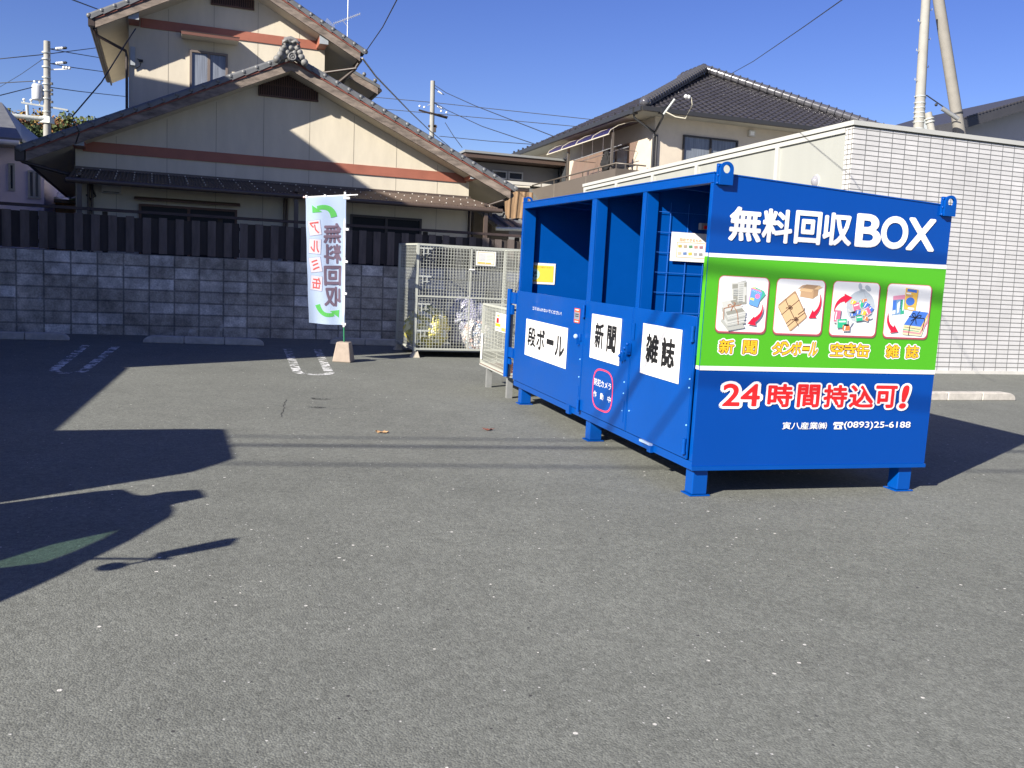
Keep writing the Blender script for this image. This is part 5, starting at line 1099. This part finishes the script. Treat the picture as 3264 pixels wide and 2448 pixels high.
# ================================================================== BANNER FLAG
FP = Vector((-2.437, 13.348, 0)); FYAW = math.radians(-4)
FF = Matrix.Translation(FP) @ Matrix.Rotation(FYAW, 4, 'Z')
f = Thing('banner_flag', 'white vertical banner with mirrored purple lettering on a pole in a concrete base', 'banner', FF, (0, 0, 0))
FCON = mat('flag_base_concrete', (.31, .255, .21), .9, .12, 12, .3, 60)
mb = MB(); mb.hexa([(-.135, -.135, 0), (.135, -.135, 0), (.135, .135, 0), (-.135, .135, 0)], [(-.092, -.092, .285), (.092, -.092, .285), (.092, .092, .285), (-.092, .092, .285)], FCON); f.part('base', mb, .014)
mb = MB(); mb.tube([(0, 0, .28), (-.012, 0, .55)], .012, mat('pole_green', (.02, .16, .075), .4), 10); f.part('lower_pole', mb)
mb = MB(); mb.tube([(-.010, 0, .50), (-.05, 0, 2.415)], .016, WHITE, 10); mb.tube([(-.03, 0, 1.42), (-.03, 0, 1.5)], .019, WHITE, 10); f.part('pole', mb)
mb = MB(); mb.tube([(-.64, -.005, 2.315), (.135, -.005, 2.385)], .009, WHITE, 8); mb.ball((-.64, -.005, 2.315), .016, mat('cap_pink', (.7, .5, .48), .4), 6); f.part('crossbar', mb)
CLX0, CLX1, CLZ0, CLZ1 = -.615, -.03, .535, 2.335
def cloth(u, v, d=0.):
    """u 0..1 left to right, v 0..1 bottom to top of the cloth"""
    sag = .08 * (1 - v) * (1 - u); x = CLX0 + (CLX1 - CLX0) * u + (1 - v) * (.095 * (1 - u) + .028 * u)
    y = -.02 + .018 * math.sin(u * 9 + v * 2.2) * (1.1 - .6 * v) + .022 * math.sin(u * 3.4 - v * 3.1) + .006 * math.sin(v * 22 + u * 4)
    z = CLZ0 + (CLZ1 - CLZ0) * v + .05 * (u - .5) * v - .012 * math.sin(u * 3) * (1 - v) 
    return Vector((x, y - d, z))
def mat_cloth(name, col_):
    m = bpy.data.materials.new(name); m.use_nodes = True; t = m.node_tree; t.nodes.clear()
    o = nd(t, 'ShaderNodeOutputMaterial'); mx = nd(t, 'ShaderNodeMixShader'); mx.inputs[0].default_value = .42
    d = nd(t, 'ShaderNodeBsdfDiffuse'); tr = nd(t, 'ShaderNodeBsdfTranslucent'); d.inputs[0].default_value = (*col_, 1); tr.inputs[0].default_value = (*col_, 1)
    t.links.new(d.outputs[0], mx.inputs[1]); t.links.new(tr.outputs[0], mx.inputs[2]); t.links.new(mx.outputs[0], o.inputs[0]); return m
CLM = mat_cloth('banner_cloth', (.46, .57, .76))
mb = MB(); nu, nv = 36, 90
mb.add([cloth(i / nu, j / nv) for j in range(nv + 1) for i in range(nu + 1)], [(j * (nu + 1) + i, j * (nu + 1) + i + 1, (j + 1) * (nu + 1) + i + 1, (j + 1) * (nu + 1) + i) for j in range(nv) for i in range(nu)], CLM, True)
cl_ = f.part('cloth', mb)
# print shows through reversed; positions are fractions of the cloth measured from its top left
CU = lambda px: (px - 1285) / 420; CV = lambda py: 1 - (py - 90) / 1405
def cpt(d): return lambda u, v: cloth(u, v, d)
def sub(mb, pts, m_, d, n=6):
    if len(pts) == 3:
        n = 8; P = [(i / n, j / n) for i in range(n + 1) for j in range(n + 1 - i)]; ix = {p: k for k, p in enumerate(P)}; (a_, b_, c_) = pts
        V = [cloth(CU(a_[0] + (b_[0] - a_[0]) * u + (c_[0] - a_[0]) * v), CV(a_[1] + (b_[1] - a_[1]) * u + (c_[1] - a_[1]) * v), d) for u, v in P]; F = []
        for i in range(n):
            for j in range(n - i):
                F.append((ix[(i / n, j / n)], ix[((i + 1) / n, j / n)], ix[(i / n, (j + 1) / n)]))
                if i + j < n - 1: F.append((ix[((i + 1) / n, j / n)], ix[((i + 1) / n, (j + 1) / n)], ix[(i / n, (j + 1) / n)]))
        mb.add(V, F, m_)
    else: mb.poly([cloth(CU(x), CV(y), d) for x, y in pts], m_)
FPUR = mat_cloth('banner_purple', (.20, .15, .21)); FRED = mat_cloth('banner_red', (.62, .13, .13)); FGRN = mat_cloth('banner_green', (.13, .50, .13)); FSQ = mat_cloth('banner_square', (.66, .64, .70)); FOUT = mat_cloth('banner_outline', (.25, .27, .45))
mb = MB()
def mir_text(ch, x0, x1, y0, y1, m_, off, d, rot=0):
    """reversed glyph inside the pixel box, optionally rotated about the box centre"""
    P0, F = text_geo(ch); P = [(p[0] + off * math.cos(q), p[1] + off * math.sin(q)) for q in (.4, 1.45, 2.5, 3.55, 4.6, 5.65) for p in P0]; nP = len(P0); F = [[i + nP * k for i in f_] for k in range(6) for f_ in F]; xs = [p[0] for p in P0]; ys = [p[1] for p in P0]; ax_, bx_, ay_, by_ = min(xs), max(xs), min(ys), max(ys)
    cx, cy = (x0 + x1) / 2, (y0 + y1) / 2; r_ = math.radians(rot); vs = []
    for px, py in P:
        a_ = 1 - (px - ax_) / (bx_ - ax_); b_ = (py - ay_) / (by_ - ay_)
        X_ = x0 + (x1 - x0) * a_ - cx; Y_ = y1 + (y0 - y1) * b_ - cy
        vs.append(cloth(CU(cx + X_ * math.cos(r_) - Y_ * math.sin(r_)), CV(cy + X_ * math.sin(r_) + Y_ * math.cos(r_)), d + .0001 * (len(vs) // nP)))
    mb.add(vs, F, m_)
for ch, y0, y1 in (('無', 385, 590), ('料', 612, 815), ('回', 850, 1055), ('収', 1080, 1285)): mir_text(ch, 1478, 1650, y0, y1, FPUR, .035, .005)
f.part('banner_lettering', mb, parent=cl_)
mb = MB()
for ch, cx, cy, rot in (('ア', 1381, 428, -7), ('ル', 1378, 632, 4), ('ミ', 1381, 836, -8), ('缶', 1384, 1040, 5)):
    r_ = math.radians(rot)
    for hw, hh, m_, d in ((69, 84, FOUT, .004), (66, 81, FSQ, .005)):
        G_ = [(cx + X_ * math.cos(r_) - Y_ * math.sin(r_), cy + X_ * math.sin(r_) + Y_ * math.cos(r_)) for Y_ in [hh * (2 * q / 4 - 1) for q in range(5)] for X_ in [hw * (2 * q / 4 - 1) for q in range(5)]]
        mb.add([cloth(CU(x), CV(y), d) for x, y in G_], [(j * 5 + i_, j * 5 + i_ + 1, j * 5 + i_ + 6, j * 5 + i_ + 5) for j in range(4) for i_ in range(4)], m_)
    if ch == 'ミ': mir_text(ch, cx - 40, cx + 40, cy - 55, cy + 55, FRED, .02, .0065, rot)
    else: mir_text(ch, cx - 48, cx + 48, cy - 62, cy + 62, FRED, .02, .0065, rot)
f.part('material_lettering', mb, parent=cl_)
mb = MB()
def carrow(c0, c1, c2, w_, head):
    pts = bez(c0, c1, c2, 10); Lq = []; Rq = []
    for i, p in enumerate(pts):
        a_, b_ = pts[max(0, i - 1)], pts[min(10, i + 1)]; dx, dy = b_[0] - a_[0], b_[1] - a_[1]; l = math.hypot(dx, dy); wd = w_ * (1.0 - .35 * i / 10)
        Lq.append((p[0] - dy / l * wd, p[1] + dx / l * wd)); Rq.append((p[0] + dy / l * wd, p[1] - dx / l * wd))
    for i in range(10): sub(mb, [Lq[i], Lq[i + 1], Rq[i + 1], Rq[i]], FGRN, .005)
    sub(mb, head, FGRN, .0055)
carrow((1580, 312), (1560, 175), (1410, 212), 34, [(1355, 178), (1358, 262), (1462, 255)])
carrow((1390, 1280), (1430, 1420), (1580, 1380), 30, [(1535, 1345), (1640, 1330), (1635, 1415)])
f.part('arrow_print', mb, parent=cl_)
mb = MB()
for v in (.985, .745, .495, .245, .005):
    p = cloth(1, v); mb.box(p.x - .03, .02, -.028, .02, p.z - .016, p.z + .016, WHITE)
for u in (.02, .48): p = cloth(u, 1); mb.box(p.x - .012, p.x + .012, -.025, .01, p.z - .01, p.z + .03, WHITE)
f.part('cloth_loops', mb)

# ================================================================== MESH CAGES
MESHM = mat('wire_mesh_grey', (.40, .415, .37), .55, .06, 20)
def mesh_panel(mb, O, U, V, nu, nv, r_, ulim=None):
    O, U, V = Vector(O), Vector(U), Vector(V); N_ = U.cross(V).normalized() * r_
    for i in range(nu + 1): mb.bar(O + U * i / nu + N_, O + U * i / nu + V + N_, r_, MESHM)
    for j in range(nv + 1): mb.bar(O + V * j / nv - N_, O + V * j / nv + U - N_, r_, MESHM)
g = Thing('mesh_cage', 'tall pale wire mesh cage holding rubbish bags beside the block wall', 'cage', GR, (4.65, -2.1, 0))
CX0, CX1, CY0, CY1, CZ0, CZ1 = 3.76, 5.62, -2.81, -1.62, .14, 1.76
mb = MB()
for x in (CX0, CX1):
    for y in (CY0, CY1): mb.box(x - .018, x + .022, y - .018, y + .022, .1, CZ1 + .01, MESHM)
for z in (CZ0, CZ1):
    mb.box(CX0, CX1, CY0 - .015, CY0 + .015, z - .018, z + .012, MESHM); mb.box(CX0, CX1, CY1 - .015, CY1 + .015, z - .018, z + .012, MESHM)
    mb.box(CX0 - .015, CX0 + .015, CY0, CY1, z - .017, z + .011, MESHM); mb.box(CX1 - .015, CX1 + .015, CY0, CY1, z - .017, z + .011, MESHM)
g.part('frame', mb)
mb = MB(); mesh_panel(mb, (CX0, CY0, CZ0), (CX1 - CX0, 0, 0), (0, 0, CZ1 - CZ0), 38, 33, .0036); mb.bar((CX0, CY0 - .01, .96), (CX1, CY0 - .01, .96), .014, MESHM); mb.box(CX0 + .86, CX0 + .875, CY0 - .008, CY0 + .008, CZ0, CZ1, MESHM); g.part('front_mesh', mb)
mb = MB(); mesh_panel(mb, (CX0, CY1, CZ0), (0, CY0 - CY1, 0), (0, 0, CZ1 - CZ0), 24, 33, .0026); g.part('side_mesh', mb)
mb = MB(); mesh_panel(mb, (CX1, CY0, CZ0), (0, CY1 - CY0, 0), (0, 0, CZ1 - CZ0), 24, 33, .0026); g.part('side_mesh', mb)
mb = MB(); mesh_panel(mb, (CX1, CY1, CZ0), (CX0 - CX1, 0, 0), (0, 0, CZ1 - CZ0), 38, 33, .0026); g.part('back_mesh', mb)
mb = MB(); mb.box(CX0 + .01, CX1 - .01, CY0 + .01, CY1 - .01, .10, .122, mat('cage_floor', (.26, .27, .27), .7, .2, 8)); g.part('floor', mb)
for x in (CX0, CX1 - .05):
    for y in (CY0, CY1 - .05):
        mb = MB(); mb.hexa([(x - .05, y - .03, 0), (x + .09, y - .03, 0), (x + .09, y + .09, 0), (x - .05, y + .09, 0)], [(x + .0, y, .1), (x + .06, y, .1), (x + .06, y + .06, .1), (x, y + .06, .1)], mat('foot_beige', (.50, .45, .36), .7, .1, 8)); g.part('foot', mb)
for z in (1.70, 1.27, .84, .42):
    mb = MB(); mb.box(CX0 + .03, CX0 + .23, CY0 - .02, CY0 - .008, z - .012, z + .012, GALV); mb.bar((CX0 + .09, CY0 - .02, z - .12), (CX0 + .09, CY0 - .02, z), .010, GALV); mb.bar((CX0 + .16, CY0 - .02, z - .10), (CX0 + .16, CY0 - .02, z), .008, GALV); mb.bar((CX0 + .08, CY0 - .02, z - .08), (CX0 + .2, CY0 - .02, z - .08), .008, GALV); g.part('clasp', mb)
mb = MB(); mb.box(4.70, 5.03, CY0 - .028, CY0 - .024, 1.48, 1.705, mat('notice_paper', (.72, .72, .68), .5)); q_ = g.part('notice', mb)
mb = MB(); PY = CY0 - .0285
for x0, x1, z0, z1, m_ in ((4.725, 4.73, 1.50, 1.69, 'o'), (4.995, 5.0, 1.50, 1.69, 'o'), (4.73, 4.995, 1.685, 1.69, 'o'), (4.73, 4.995, 1.50, 1.505, 'o'), (4.735, 4.85, 1.512, 1.532, 'y'), (4.86, 4.95, 1.512, 1.53, 'y')): mb.box(x0, x1, PY - .001, PY, z0, z1, ORG if m_ == 'o' else YELF)
for i in range(6): mb.box(4.745, 4.855, PY - .001, PY, 1.56 + .018 * i, 1.564 + .018 * i, col('textgrey', (.35, .36, .42)))
for i in range(5): mb.box(4.87, 4.98, PY - .001, PY, 1.56 + .022 * i, 1.566 + .022 * i, col('textgreen', (.5, .6, .42)))
g.part('notice_print', mb, parent=q_)
mb = MB(); mb.box(4.60, 4.69, CY0 - .03, CY0 - .012, 1.40, 1.42, WHITE); g.part('name_tag', mb)
# rubbish bags inside it
def mat_bag(name, c_, spots):
    m = bpy.data.materials.new(name); m.use_nodes = True; t = m.node_tree; b = t.nodes['Principled BSDF']
    tc = nd(t, 'ShaderNodeTexCoord'); v = nd(t, 'ShaderNodeTexVoronoi'); v.inputs['Scale'].default_value = 17; t.links.new(tc.outputs['Object'], v.inputs['Vector'])
    s_ = nd(t, 'ShaderNodeSeparateColor'); t.links.new(v.outputs['Color'], s_.inputs[0]); rp = nd(t, 'ShaderNodeValToRGB'); rp.color_ramp.interpolation = 'CONSTANT'
    rp.color_ramp.elements[0].color = (*c_, 1); rp.color_ramp.elements[1].position = .55; rp.color_ramp.elements[1].color = (*spots[0], 1)
    for i, q in enumerate(spots[1:]): e = rp.color_ramp.elements.new(.7 + .12 * i); e.color = (*q, 1)
    t.links.new(s_.outputs[0], rp.inputs[0]); t.links.new(rp.outputs[0], b.inputs['Base Color']); b.inputs['Roughness'].default_value = .22; b.inputs['Coat Weight'].default_value = .5
    n = nd(t, 'ShaderNodeTexNoise'); n.inputs['Scale'].default_value = 22; n.inputs['Detail'].default_value = 5; t.links.new(tc.outputs['Object'], n.inputs['Vector']); bp = nd(t, 'ShaderNodeBump'); bp.inputs['Strength'].default_value = .7; bp.inputs['Distance'].default_value = .014 if name == 'bag_lavender' else .025
    t.links.new(n.outputs[0], bp.inputs['Height']); t.links.new(bp.outputs[0], b.inputs['Normal']); return m
for nm, lb, cc, ss, m_, sd_ in (
    ('rubbish_bag', 'yellow translucent rubbish bag of cans slumped in the left corner of the cage', (4.06, -2.42, .42), (.34, .30, .36), mat_bag('bag_yellow', (.66, .58, .14), [(.85, .78, .40), (.42, .40, .12), (.75, .75, .65)]), 1),
    ('rubbish_bag', 'large lavender grey rubbish bag standing upright in the middle of the cage', (4.80, -2.22, .52), (.34, .30, .45), mat_bag('bag_lavender', (.36, .36, .46), [(.40, .40, .50), (.33, .33, .43), (.42, .44, .50)]), 2),
    ('rubbish_bag', 'clear rubbish bag of pinkish crushed cans in front of the lavender bag', (4.86, -2.62, .36), (.26, .16, .26), mat_bag('bag_clear', (.66, .63, .62), [(.80, .52, .45), (.85, .80, .78), (.50, .58, .70)]), 3)):
    mb = blob(cc, ss, m_, sd_ * 3.7, .22, 2.6, -ss[2] * .82)
    zmin = min(v.z for v in mb.v); mb.v = [Vector((v.x, v.y, v.z - zmin + .124)) for v in mb.v]
    tag(mb.build(nm, F=GR, base=(cc[0], cc[1], .124)), lb, 'rubbish bag', 'rubbish bags in the wire cage')
# lower cage behind the container, in line with its front
g = Thing('mesh_bin', 'low grey wire mesh bin behind the container, with white strip and orange notice', 'cage', BO, (.6, 5.15, -.1916))
Y0, Y1, Z0, Z1 = 4.42, 5.64, .095, .825
mb = MB()
for x in (0, 1.1):
    for y in (Y0, Y1): mb.box(x - .015, x + .015, y - .015, y + .015, Z0 - .02, Z1 + .01, MESHM)
    for z in (Z0, Z1): mb.box(x - .015, x + .015, Y0, Y1, z - .014, z + .012, MESHM)
for y in (Y0, Y1):
    for z in (Z0, Z1): mb.box(0, 1.1, y - .014, y + .014, z - .013, z + .011, MESHM)
g.part('frame', mb)
mb = MB(); mb.box(-.02, 1.1, Y0 - .02, Y1 + .02, Z0 - .040, Z0 - .022, GALV); mb.box(-.018, 1.1, Y0 - .018, Y1 + .018, Z0 - .0215, Z0 - .014, mat('rust', (.14, .05, .03), .8)); g.part('floor', mb)
for nm, O, U, n_ in (('front_mesh', (0, Y1, Z0), (0, Y0 - Y1, 0), 27), ('back_mesh', (1.1, Y0, Z0), (0, Y1 - Y0, 0), 27), ('side_mesh', (0, Y0, Z0), (1.1, 0, 0), 22), ('side_mesh', (1.1, Y1, Z0), (-1.1, 0, 0), 22)):
    mb = MB(); mesh_panel(mb, O, U, (0, 0, Z1 - Z0), n_, 17, .0036 if nm == 'front_mesh' else .0028); g.part(nm, mb)
for x in (.05, 1.05):
    for y in (Y0 + .08, Y1 - .25):
        mb = MB(); mb.box(x - .045, x + .02, y - .03, y + .03, -.1915, Z0 - .041, STEELG); g.part('foot', mb)
mb = MB(); mb.box(-.024, -.016, 5.555, 5.605, .14, .46, WHITE); g.part('white_strip', mb)
mb = MB(); mb.box(-.022, -.017, 4.53, 5.0, .545, .76, mat('notice_paper', (0, 0, 0))); q_ = g.part('notice', mb)
mb = MB()
for y0, y1, z0, z1, m_ in ((4.86, 4.96, .64, .70, REDF), (4.79, 4.99, .60, .635, YELF), (4.77, 4.775, .555, .75, ORG), (4.80, 4.98, .57, .58, ORG), (4.58, 4.74, .56, .60, ORG), (4.84, 4.94, .715, .74, ORG)): mb.box(-.0235, -.0225, y0, y1, z0, z1, m_)
for i in range(5): mb.box(-.0235, -.0225, 4.58, 4.74, .63 + .022 * i, .635 + .022 * i, col('textgrey', (0, 0, 0)))
g.part('notice_print', mb, parent=q_)
# pale containers stored in the low bin
mb = MB(); mb.box(.25, .60, 4.65, 5.05, .055, .50, mat('pale_plastic', (.50, .48, .40), .5, .15, 5)); mb.box(.23, .62, 4.63, 5.07, .501, .53, mat('pale_plastic', (0, 0, 0)))
tag(mb.build('plastic_tub', F=BO, base=(.42, 4.85, .055)), 'pale plastic tub standing inside the low mesh bin', 'tub')

# ================================================================== SMALL LITTER
def leaf(label, c_, s_, m_, seed):
    rr = random.Random(seed); mb = MB(); n = 14; vs = [Vector((c_[0], c_[1], .012))]
    for i in range(n):
        a_ = 2 * math.pi * i / n; q = s_ * (.7 + .45 * rr.random()) * (1.25 if i in (0, 7) else 1); vs.append(Vector((c_[0] + q * 1.3 * math.cos(a_), c_[1] + q * .8 * math.sin(a_), .003 + .022 * rr.random())))
    mb.add(vs, [(0, i + 1, (i + 1) % n + 1) for i in range(n)], m_); tag(mb.build('fallen_leaf', base=(c_[0], c_[1], 0)), label, 'leaf')
leaf('tan fallen leaf on the asphalt left of the container', (-1.10, 7.985), .045, mat('leaf_tan', (.42, .25, .12), .7), 1)
leaf('dark red fallen leaf on the asphalt nearer the container', (-.183, 8.386), .035, mat('leaf_red', (.16, .055, .035), .7), 2)

# ================================================================== BEHIND THE VIEW: what throws the shadows at the left
b = Thing('house', 'tall plain house left of the lot, whose shadow covers the block wall', 'house', BL, (-8, -2, -.3))
NW = mat('neighbour_wall', (.50, .48, .44), .8, .06, 3)
mb = MB(); mb.box(-12, -4.55, -6.3, 1.4, -.6, 7.9, NW); mb.box(-12, -4.55, 1.4, 2.9, -.6, 7.2, NW); mb.box(-12, -4.55, 2.9, 7.7, -.6, 4.8, NW); b.part('wall', mb)
mb = MB(); mb.hexa([(-4.08, -6.64, 7.98), (-4.08, 1.55, 7.98), (-8.3, 1.55, 8.36), (-8.3, -6.64, 8.36)], [(-4.08, -6.64, 8.12), (-4.08, 1.55, 8.12), (-8.3, 1.55, 8.5), (-8.3, -6.64, 8.5)], G_TILE)
mb.hexa([(-12.5, -6.64, 7.98), (-12.5, 1.55, 7.98), (-8.3, 1.55, 8.36), (-8.3, -6.64, 8.36)], [(-12.5, -6.64, 8.12), (-12.5, 1.55, 8.12), (-8.3, 1.55, 8.5), (-8.3, -6.64, 8.5)], G_TILE)
mb.hexa([(-4.08, 1.56, 7.2), (-4.08, 2.9, 7.2), (-8.3, 2.9, 7.3), (-8.3, 1.56, 7.3)], [(-4.08, 1.56, 7.36), (-4.08, 2.9, 7.36), (-8.3, 2.9, 7.46), (-8.3, 1.56, 7.46)], G_TILE); mb.box(-12, -4.08, 2.91, 7.8, 4.81, 4.95, G_TILE); b.part('roof', mb)
mb = MB(); mb.box(-4.6, -4.08, -6.64, 1.5, -.6, 7.97, NW); b.part('wing_wall', mb)
for y in (-5, -2.5, 0):
    window(b, 'window', (lambda yy: (lambda u, d, v: Vector((-4.079 + d, yy + u, 5 + v))))(y - .8), 1.5, 1.1, DKSASH, 2)
b2 = Thing('carport', 'low garage building in front of the tall house left of the lot', 'garage', BL, (-7, -8.5, -.5))
mb = MB(); mb.hexa([(-4.08, -10.75, -.7), (-4.08, -6.65, -.7), (-9, -6.65, -.7), (-9, -10.75, -.7)], [(-4.08, -10.75, 1.69), (-4.08, -6.65, 2.10), (-9, -6.65, 2.10), (-9, -10.75, 1.69)], NW); b2.part('wall', mb)
mb = MB(); mb.hexa([(-4.05, -10.8, 1.692), (-4.05, -6.66, 2.102), (-9.1, -6.66, 2.102), (-9.1, -10.8, 1.692)], [(-4.05, -10.8, 1.75), (-4.05, -6.66, 2.16), (-9.1, -6.66, 2.16), (-9.1, -10.8, 1.75)], STEELG); b2.part('roof', mb)
# panel van: its square nose end
VAN = mat('van_white', (.62, .62, .62), .3, .03, 2, coat=.4); TYR = mat('tyre', (.02, .02, .02), .8)
v = Thing('parked_van', 'white box van parked left of the lot beside the garage', 'van', GR, (-4.6, -11.3, 0))
mb = MB(); mb.prism([(-3.0, -12.15, .45), (-3.0, -10.52, .45), (-3.0, -10.47, 1.5), (-3.0, -10.5, 2.1), (-3.0, -10.72, 2.32), (-3.0, -11.9, 2.32), (-3.0, -12.14, 2.12), (-3.0, -12.2, 1.5)], (-3.9, 0, 0), VAN); v.part('body', mb, .03)
for x in (-3.9, -6.1):
    for y in (-12.1, -10.72):
        mb = MB(); mb.lathe([(.0001, 0), (.16, .0), (.18, .02), (.29, .0), (.29, .18), (.0001, .18)], TYR, Matrix.Translation((x, y + .2, .29)) @ Matrix.Rotation(math.pi / 2, 4, 'X'), 18); v.part('wheel', mb)
mb = MB(); mb.box(-2.998, -2.99, -11.95, -10.75, 1.35, 1.95, GLASS); v.part('rear_window', mb)
for y in (-12.05, -10.75):
    mb = MB(); mb.box(-2.998, -2.97, y, y + .12, .8, 1.1, mat('lamp_red', (.5, .02, .02), .2)); v.part('tail_lamp', mb)
# small truck: cab with side glass and a stalked mirror
TR = Thing('parked_truck', 'small silver truck with stalked door mirror parked left of the camera', 'truck', GR, (-2.9, -12.8, 0))
SIL = mat('truck_silver', (.45, .46, .47), .3, .03, 2, coat=.4, metallic=.3)
dy, dz = -.33, .383; XO = -2.2
cabp = [(-11.45, .30), (-11.45, .54), (-11.48, .74), (-11.5, .87), (-11.54, .94), (-11.73, .99), (-11.81, 1.04), (-11.79, 1.11), (-11.86, 1.23), (-12.07, 1.25), (-12.11, 1.12), (-12.24, 1.13), (-12.36, 1.12), (-12.48, 1.07), (-12.68, .99), (-12.88, .88), (-13.0, .82), (-13.13, .74), (-13.3, .62), (-13.55, .45), (-13.6, .30)]
cabp = [(y + dy, max(.35, z + dz)) for y, z in cabp]
glp = [(-12.70, .60), (-12.60, .62), (-12.48, .76), (-12.45, .92), (-12.44, .97), (-12.57, .915), (-12.70, .84), (-12.78, .77)]; glp = [(y + dy, z + dz) for y, z in glp]
def plate(outer, hole, x, th_, m_):
    cu = bpy.data.curves.new('l', 'CURVE'); cu.dimensions = '2D'; cu.fill_mode = 'BOTH'; cu.extrude = th_ / 2
    for pp in ([outer, hole] if hole else [outer]):
        sp = cu.splines.new('POLY'); sp.points.add(len(pp) - 1); sp.use_cyclic_u = True
        for q, p in zip(sp.points, pp): q.co = (p[0], p[1], 0, 1)
    o = bpy.data.objects.new('l', cu); COL.objects.link(o); me = bpy.data.meshes.new_from_object(o.evaluated_get(bpy.context.evaluated_depsgraph_get()))
    mb = MB(); mb.add([(x + q.co.z, q.co.x, q.co.y) for q in me.vertices], [tuple(p.vertices) for p in me.polygons], m_)
    bpy.data.objects.remove(o); bpy.data.curves.remove(cu); bpy.data.meshes.remove(me); return mb
TR.part('door_panel', plate(cabp, glp, XO, .03, SIL))
TGL = mat_tint('tinted_glass', (.55, .70, .60), .92, .05)
mb = MB(); mb.poly([(XO - .02, y, z) for y, z in glp], TGL); TR.part('side_glass', mb)
mb = MB(); mb.prism([(XO - .02, -13.55 - .33, .40), (XO - .02, -11.46 - .33, .40), (XO - .02, -11.46 - .33, .90), (XO - .02, -13.2 - .33, .90)], (-1.4, 0, 0), SIL); TR.part('body', mb)
mb = MB(); mb.prism([(XO - .02, -12.4 + dy, 1.11 + dz), (XO - .02, -12.08 + dy, 1.11 + dz), (XO - .02, -12.08 + dy, 1.08 + dz), (XO - .02, -12.4 + dy, 1.08 + dz)], (-1.4, 0, 0), SIL); TR.part('roof', mb)
mb = MB(); mb.quad((XO - .03, -12.42 + dy, 1.08 + dz), (XO - 1.4, -12.42 + dy, 1.08 + dz), (XO - 1.4, -13.2 + dy, .64 + dz), (XO - .03, -13.2 + dy, .64 + dz), TGL); TR.part('windscreen', mb)
for y in (-13.2, -12.1):
    for x in (-2.4, -3.55):
        mb = MB(); mb.lathe([(.0001, 0), (.16, .0), (.18, .02), (.28, .0), (.28, .16), (.0001, .16)], TYR, Matrix.Translation((x, y, .28)) @ Matrix.Rotation(math.pi / 2, 4, 'Y'), 18); TR.part('wheel', mb)
my, mz = -.385, .447
mb = MB(); mb.hexa([(-1.93, -12.87 + my, .83 + mz), (-1.87, -12.87 + my, .83 + mz), (-1.87, -12.79 + my, .84 + mz), (-1.93, -12.79 + my, .84 + mz)], [(-1.93, -12.90 + my, 1.04 + mz), (-1.87, -12.90 + my, 1.04 + mz), (-1.87, -12.80 + my, 1.07 + mz), (-1.93, -12.80 + my, 1.07 + mz)], BLACK)
mb.tube([(-2.19, -12.78 + dy, .74 + dz), (-2.1, -12.80 + dy, .82 + dz), (-1.95, -12.95 + my, .90 + mz), (-1.9, -12.88 + my, .84 + mz)], .012, BLACK, 6)
mb.ball((-1.9, -12.84 + my, .70 + mz), .055, BLACK, 8, (1, 1, .6)); mb.bar((-1.9, -12.86 + my, .72 + mz), (-1.9, -12.87 + my, .84 + mz), .01, BLACK); TR.part('door_mirror', mb)
# cables over the street behind the camera: their faint soft shadows cross the asphalt
sgr = GR.to_3x3().inverted() @ SUN
for i, (a_, b_, h_, rr_) in enumerate((((1.52, -9.505), (3.05, -9.71), 6.6, .026), ((1.30, -9.116), (3.01, -9.364), 7.0, .015), ((.93, -10.10), (3.5, -10.52), 6.8, .017))):
    A_ = Vector((*a_, 0)); B_ = Vector((*b_, 0)); k_ = h_ / -sgr.z; dd = (B_ - A_).normalized()
    A2, B2 = A_ - sgr * k_ - dd * 14, B_ - sgr * k_ + dd * 16
    mb = MB(); mb.tube([A2, A2.lerp(B2, .5) - Vector((0, 0, .02)), B2], rr_, WIREM, 6)
    tag(mb.build('overhead_wire', F=GR, base=A2), ('thick bundled cable over the street behind the camera', 'upper thin cable over the street behind the camera', 'outer thin cable over the street behind the camera')[i], 'wire', 'street cables behind the view')
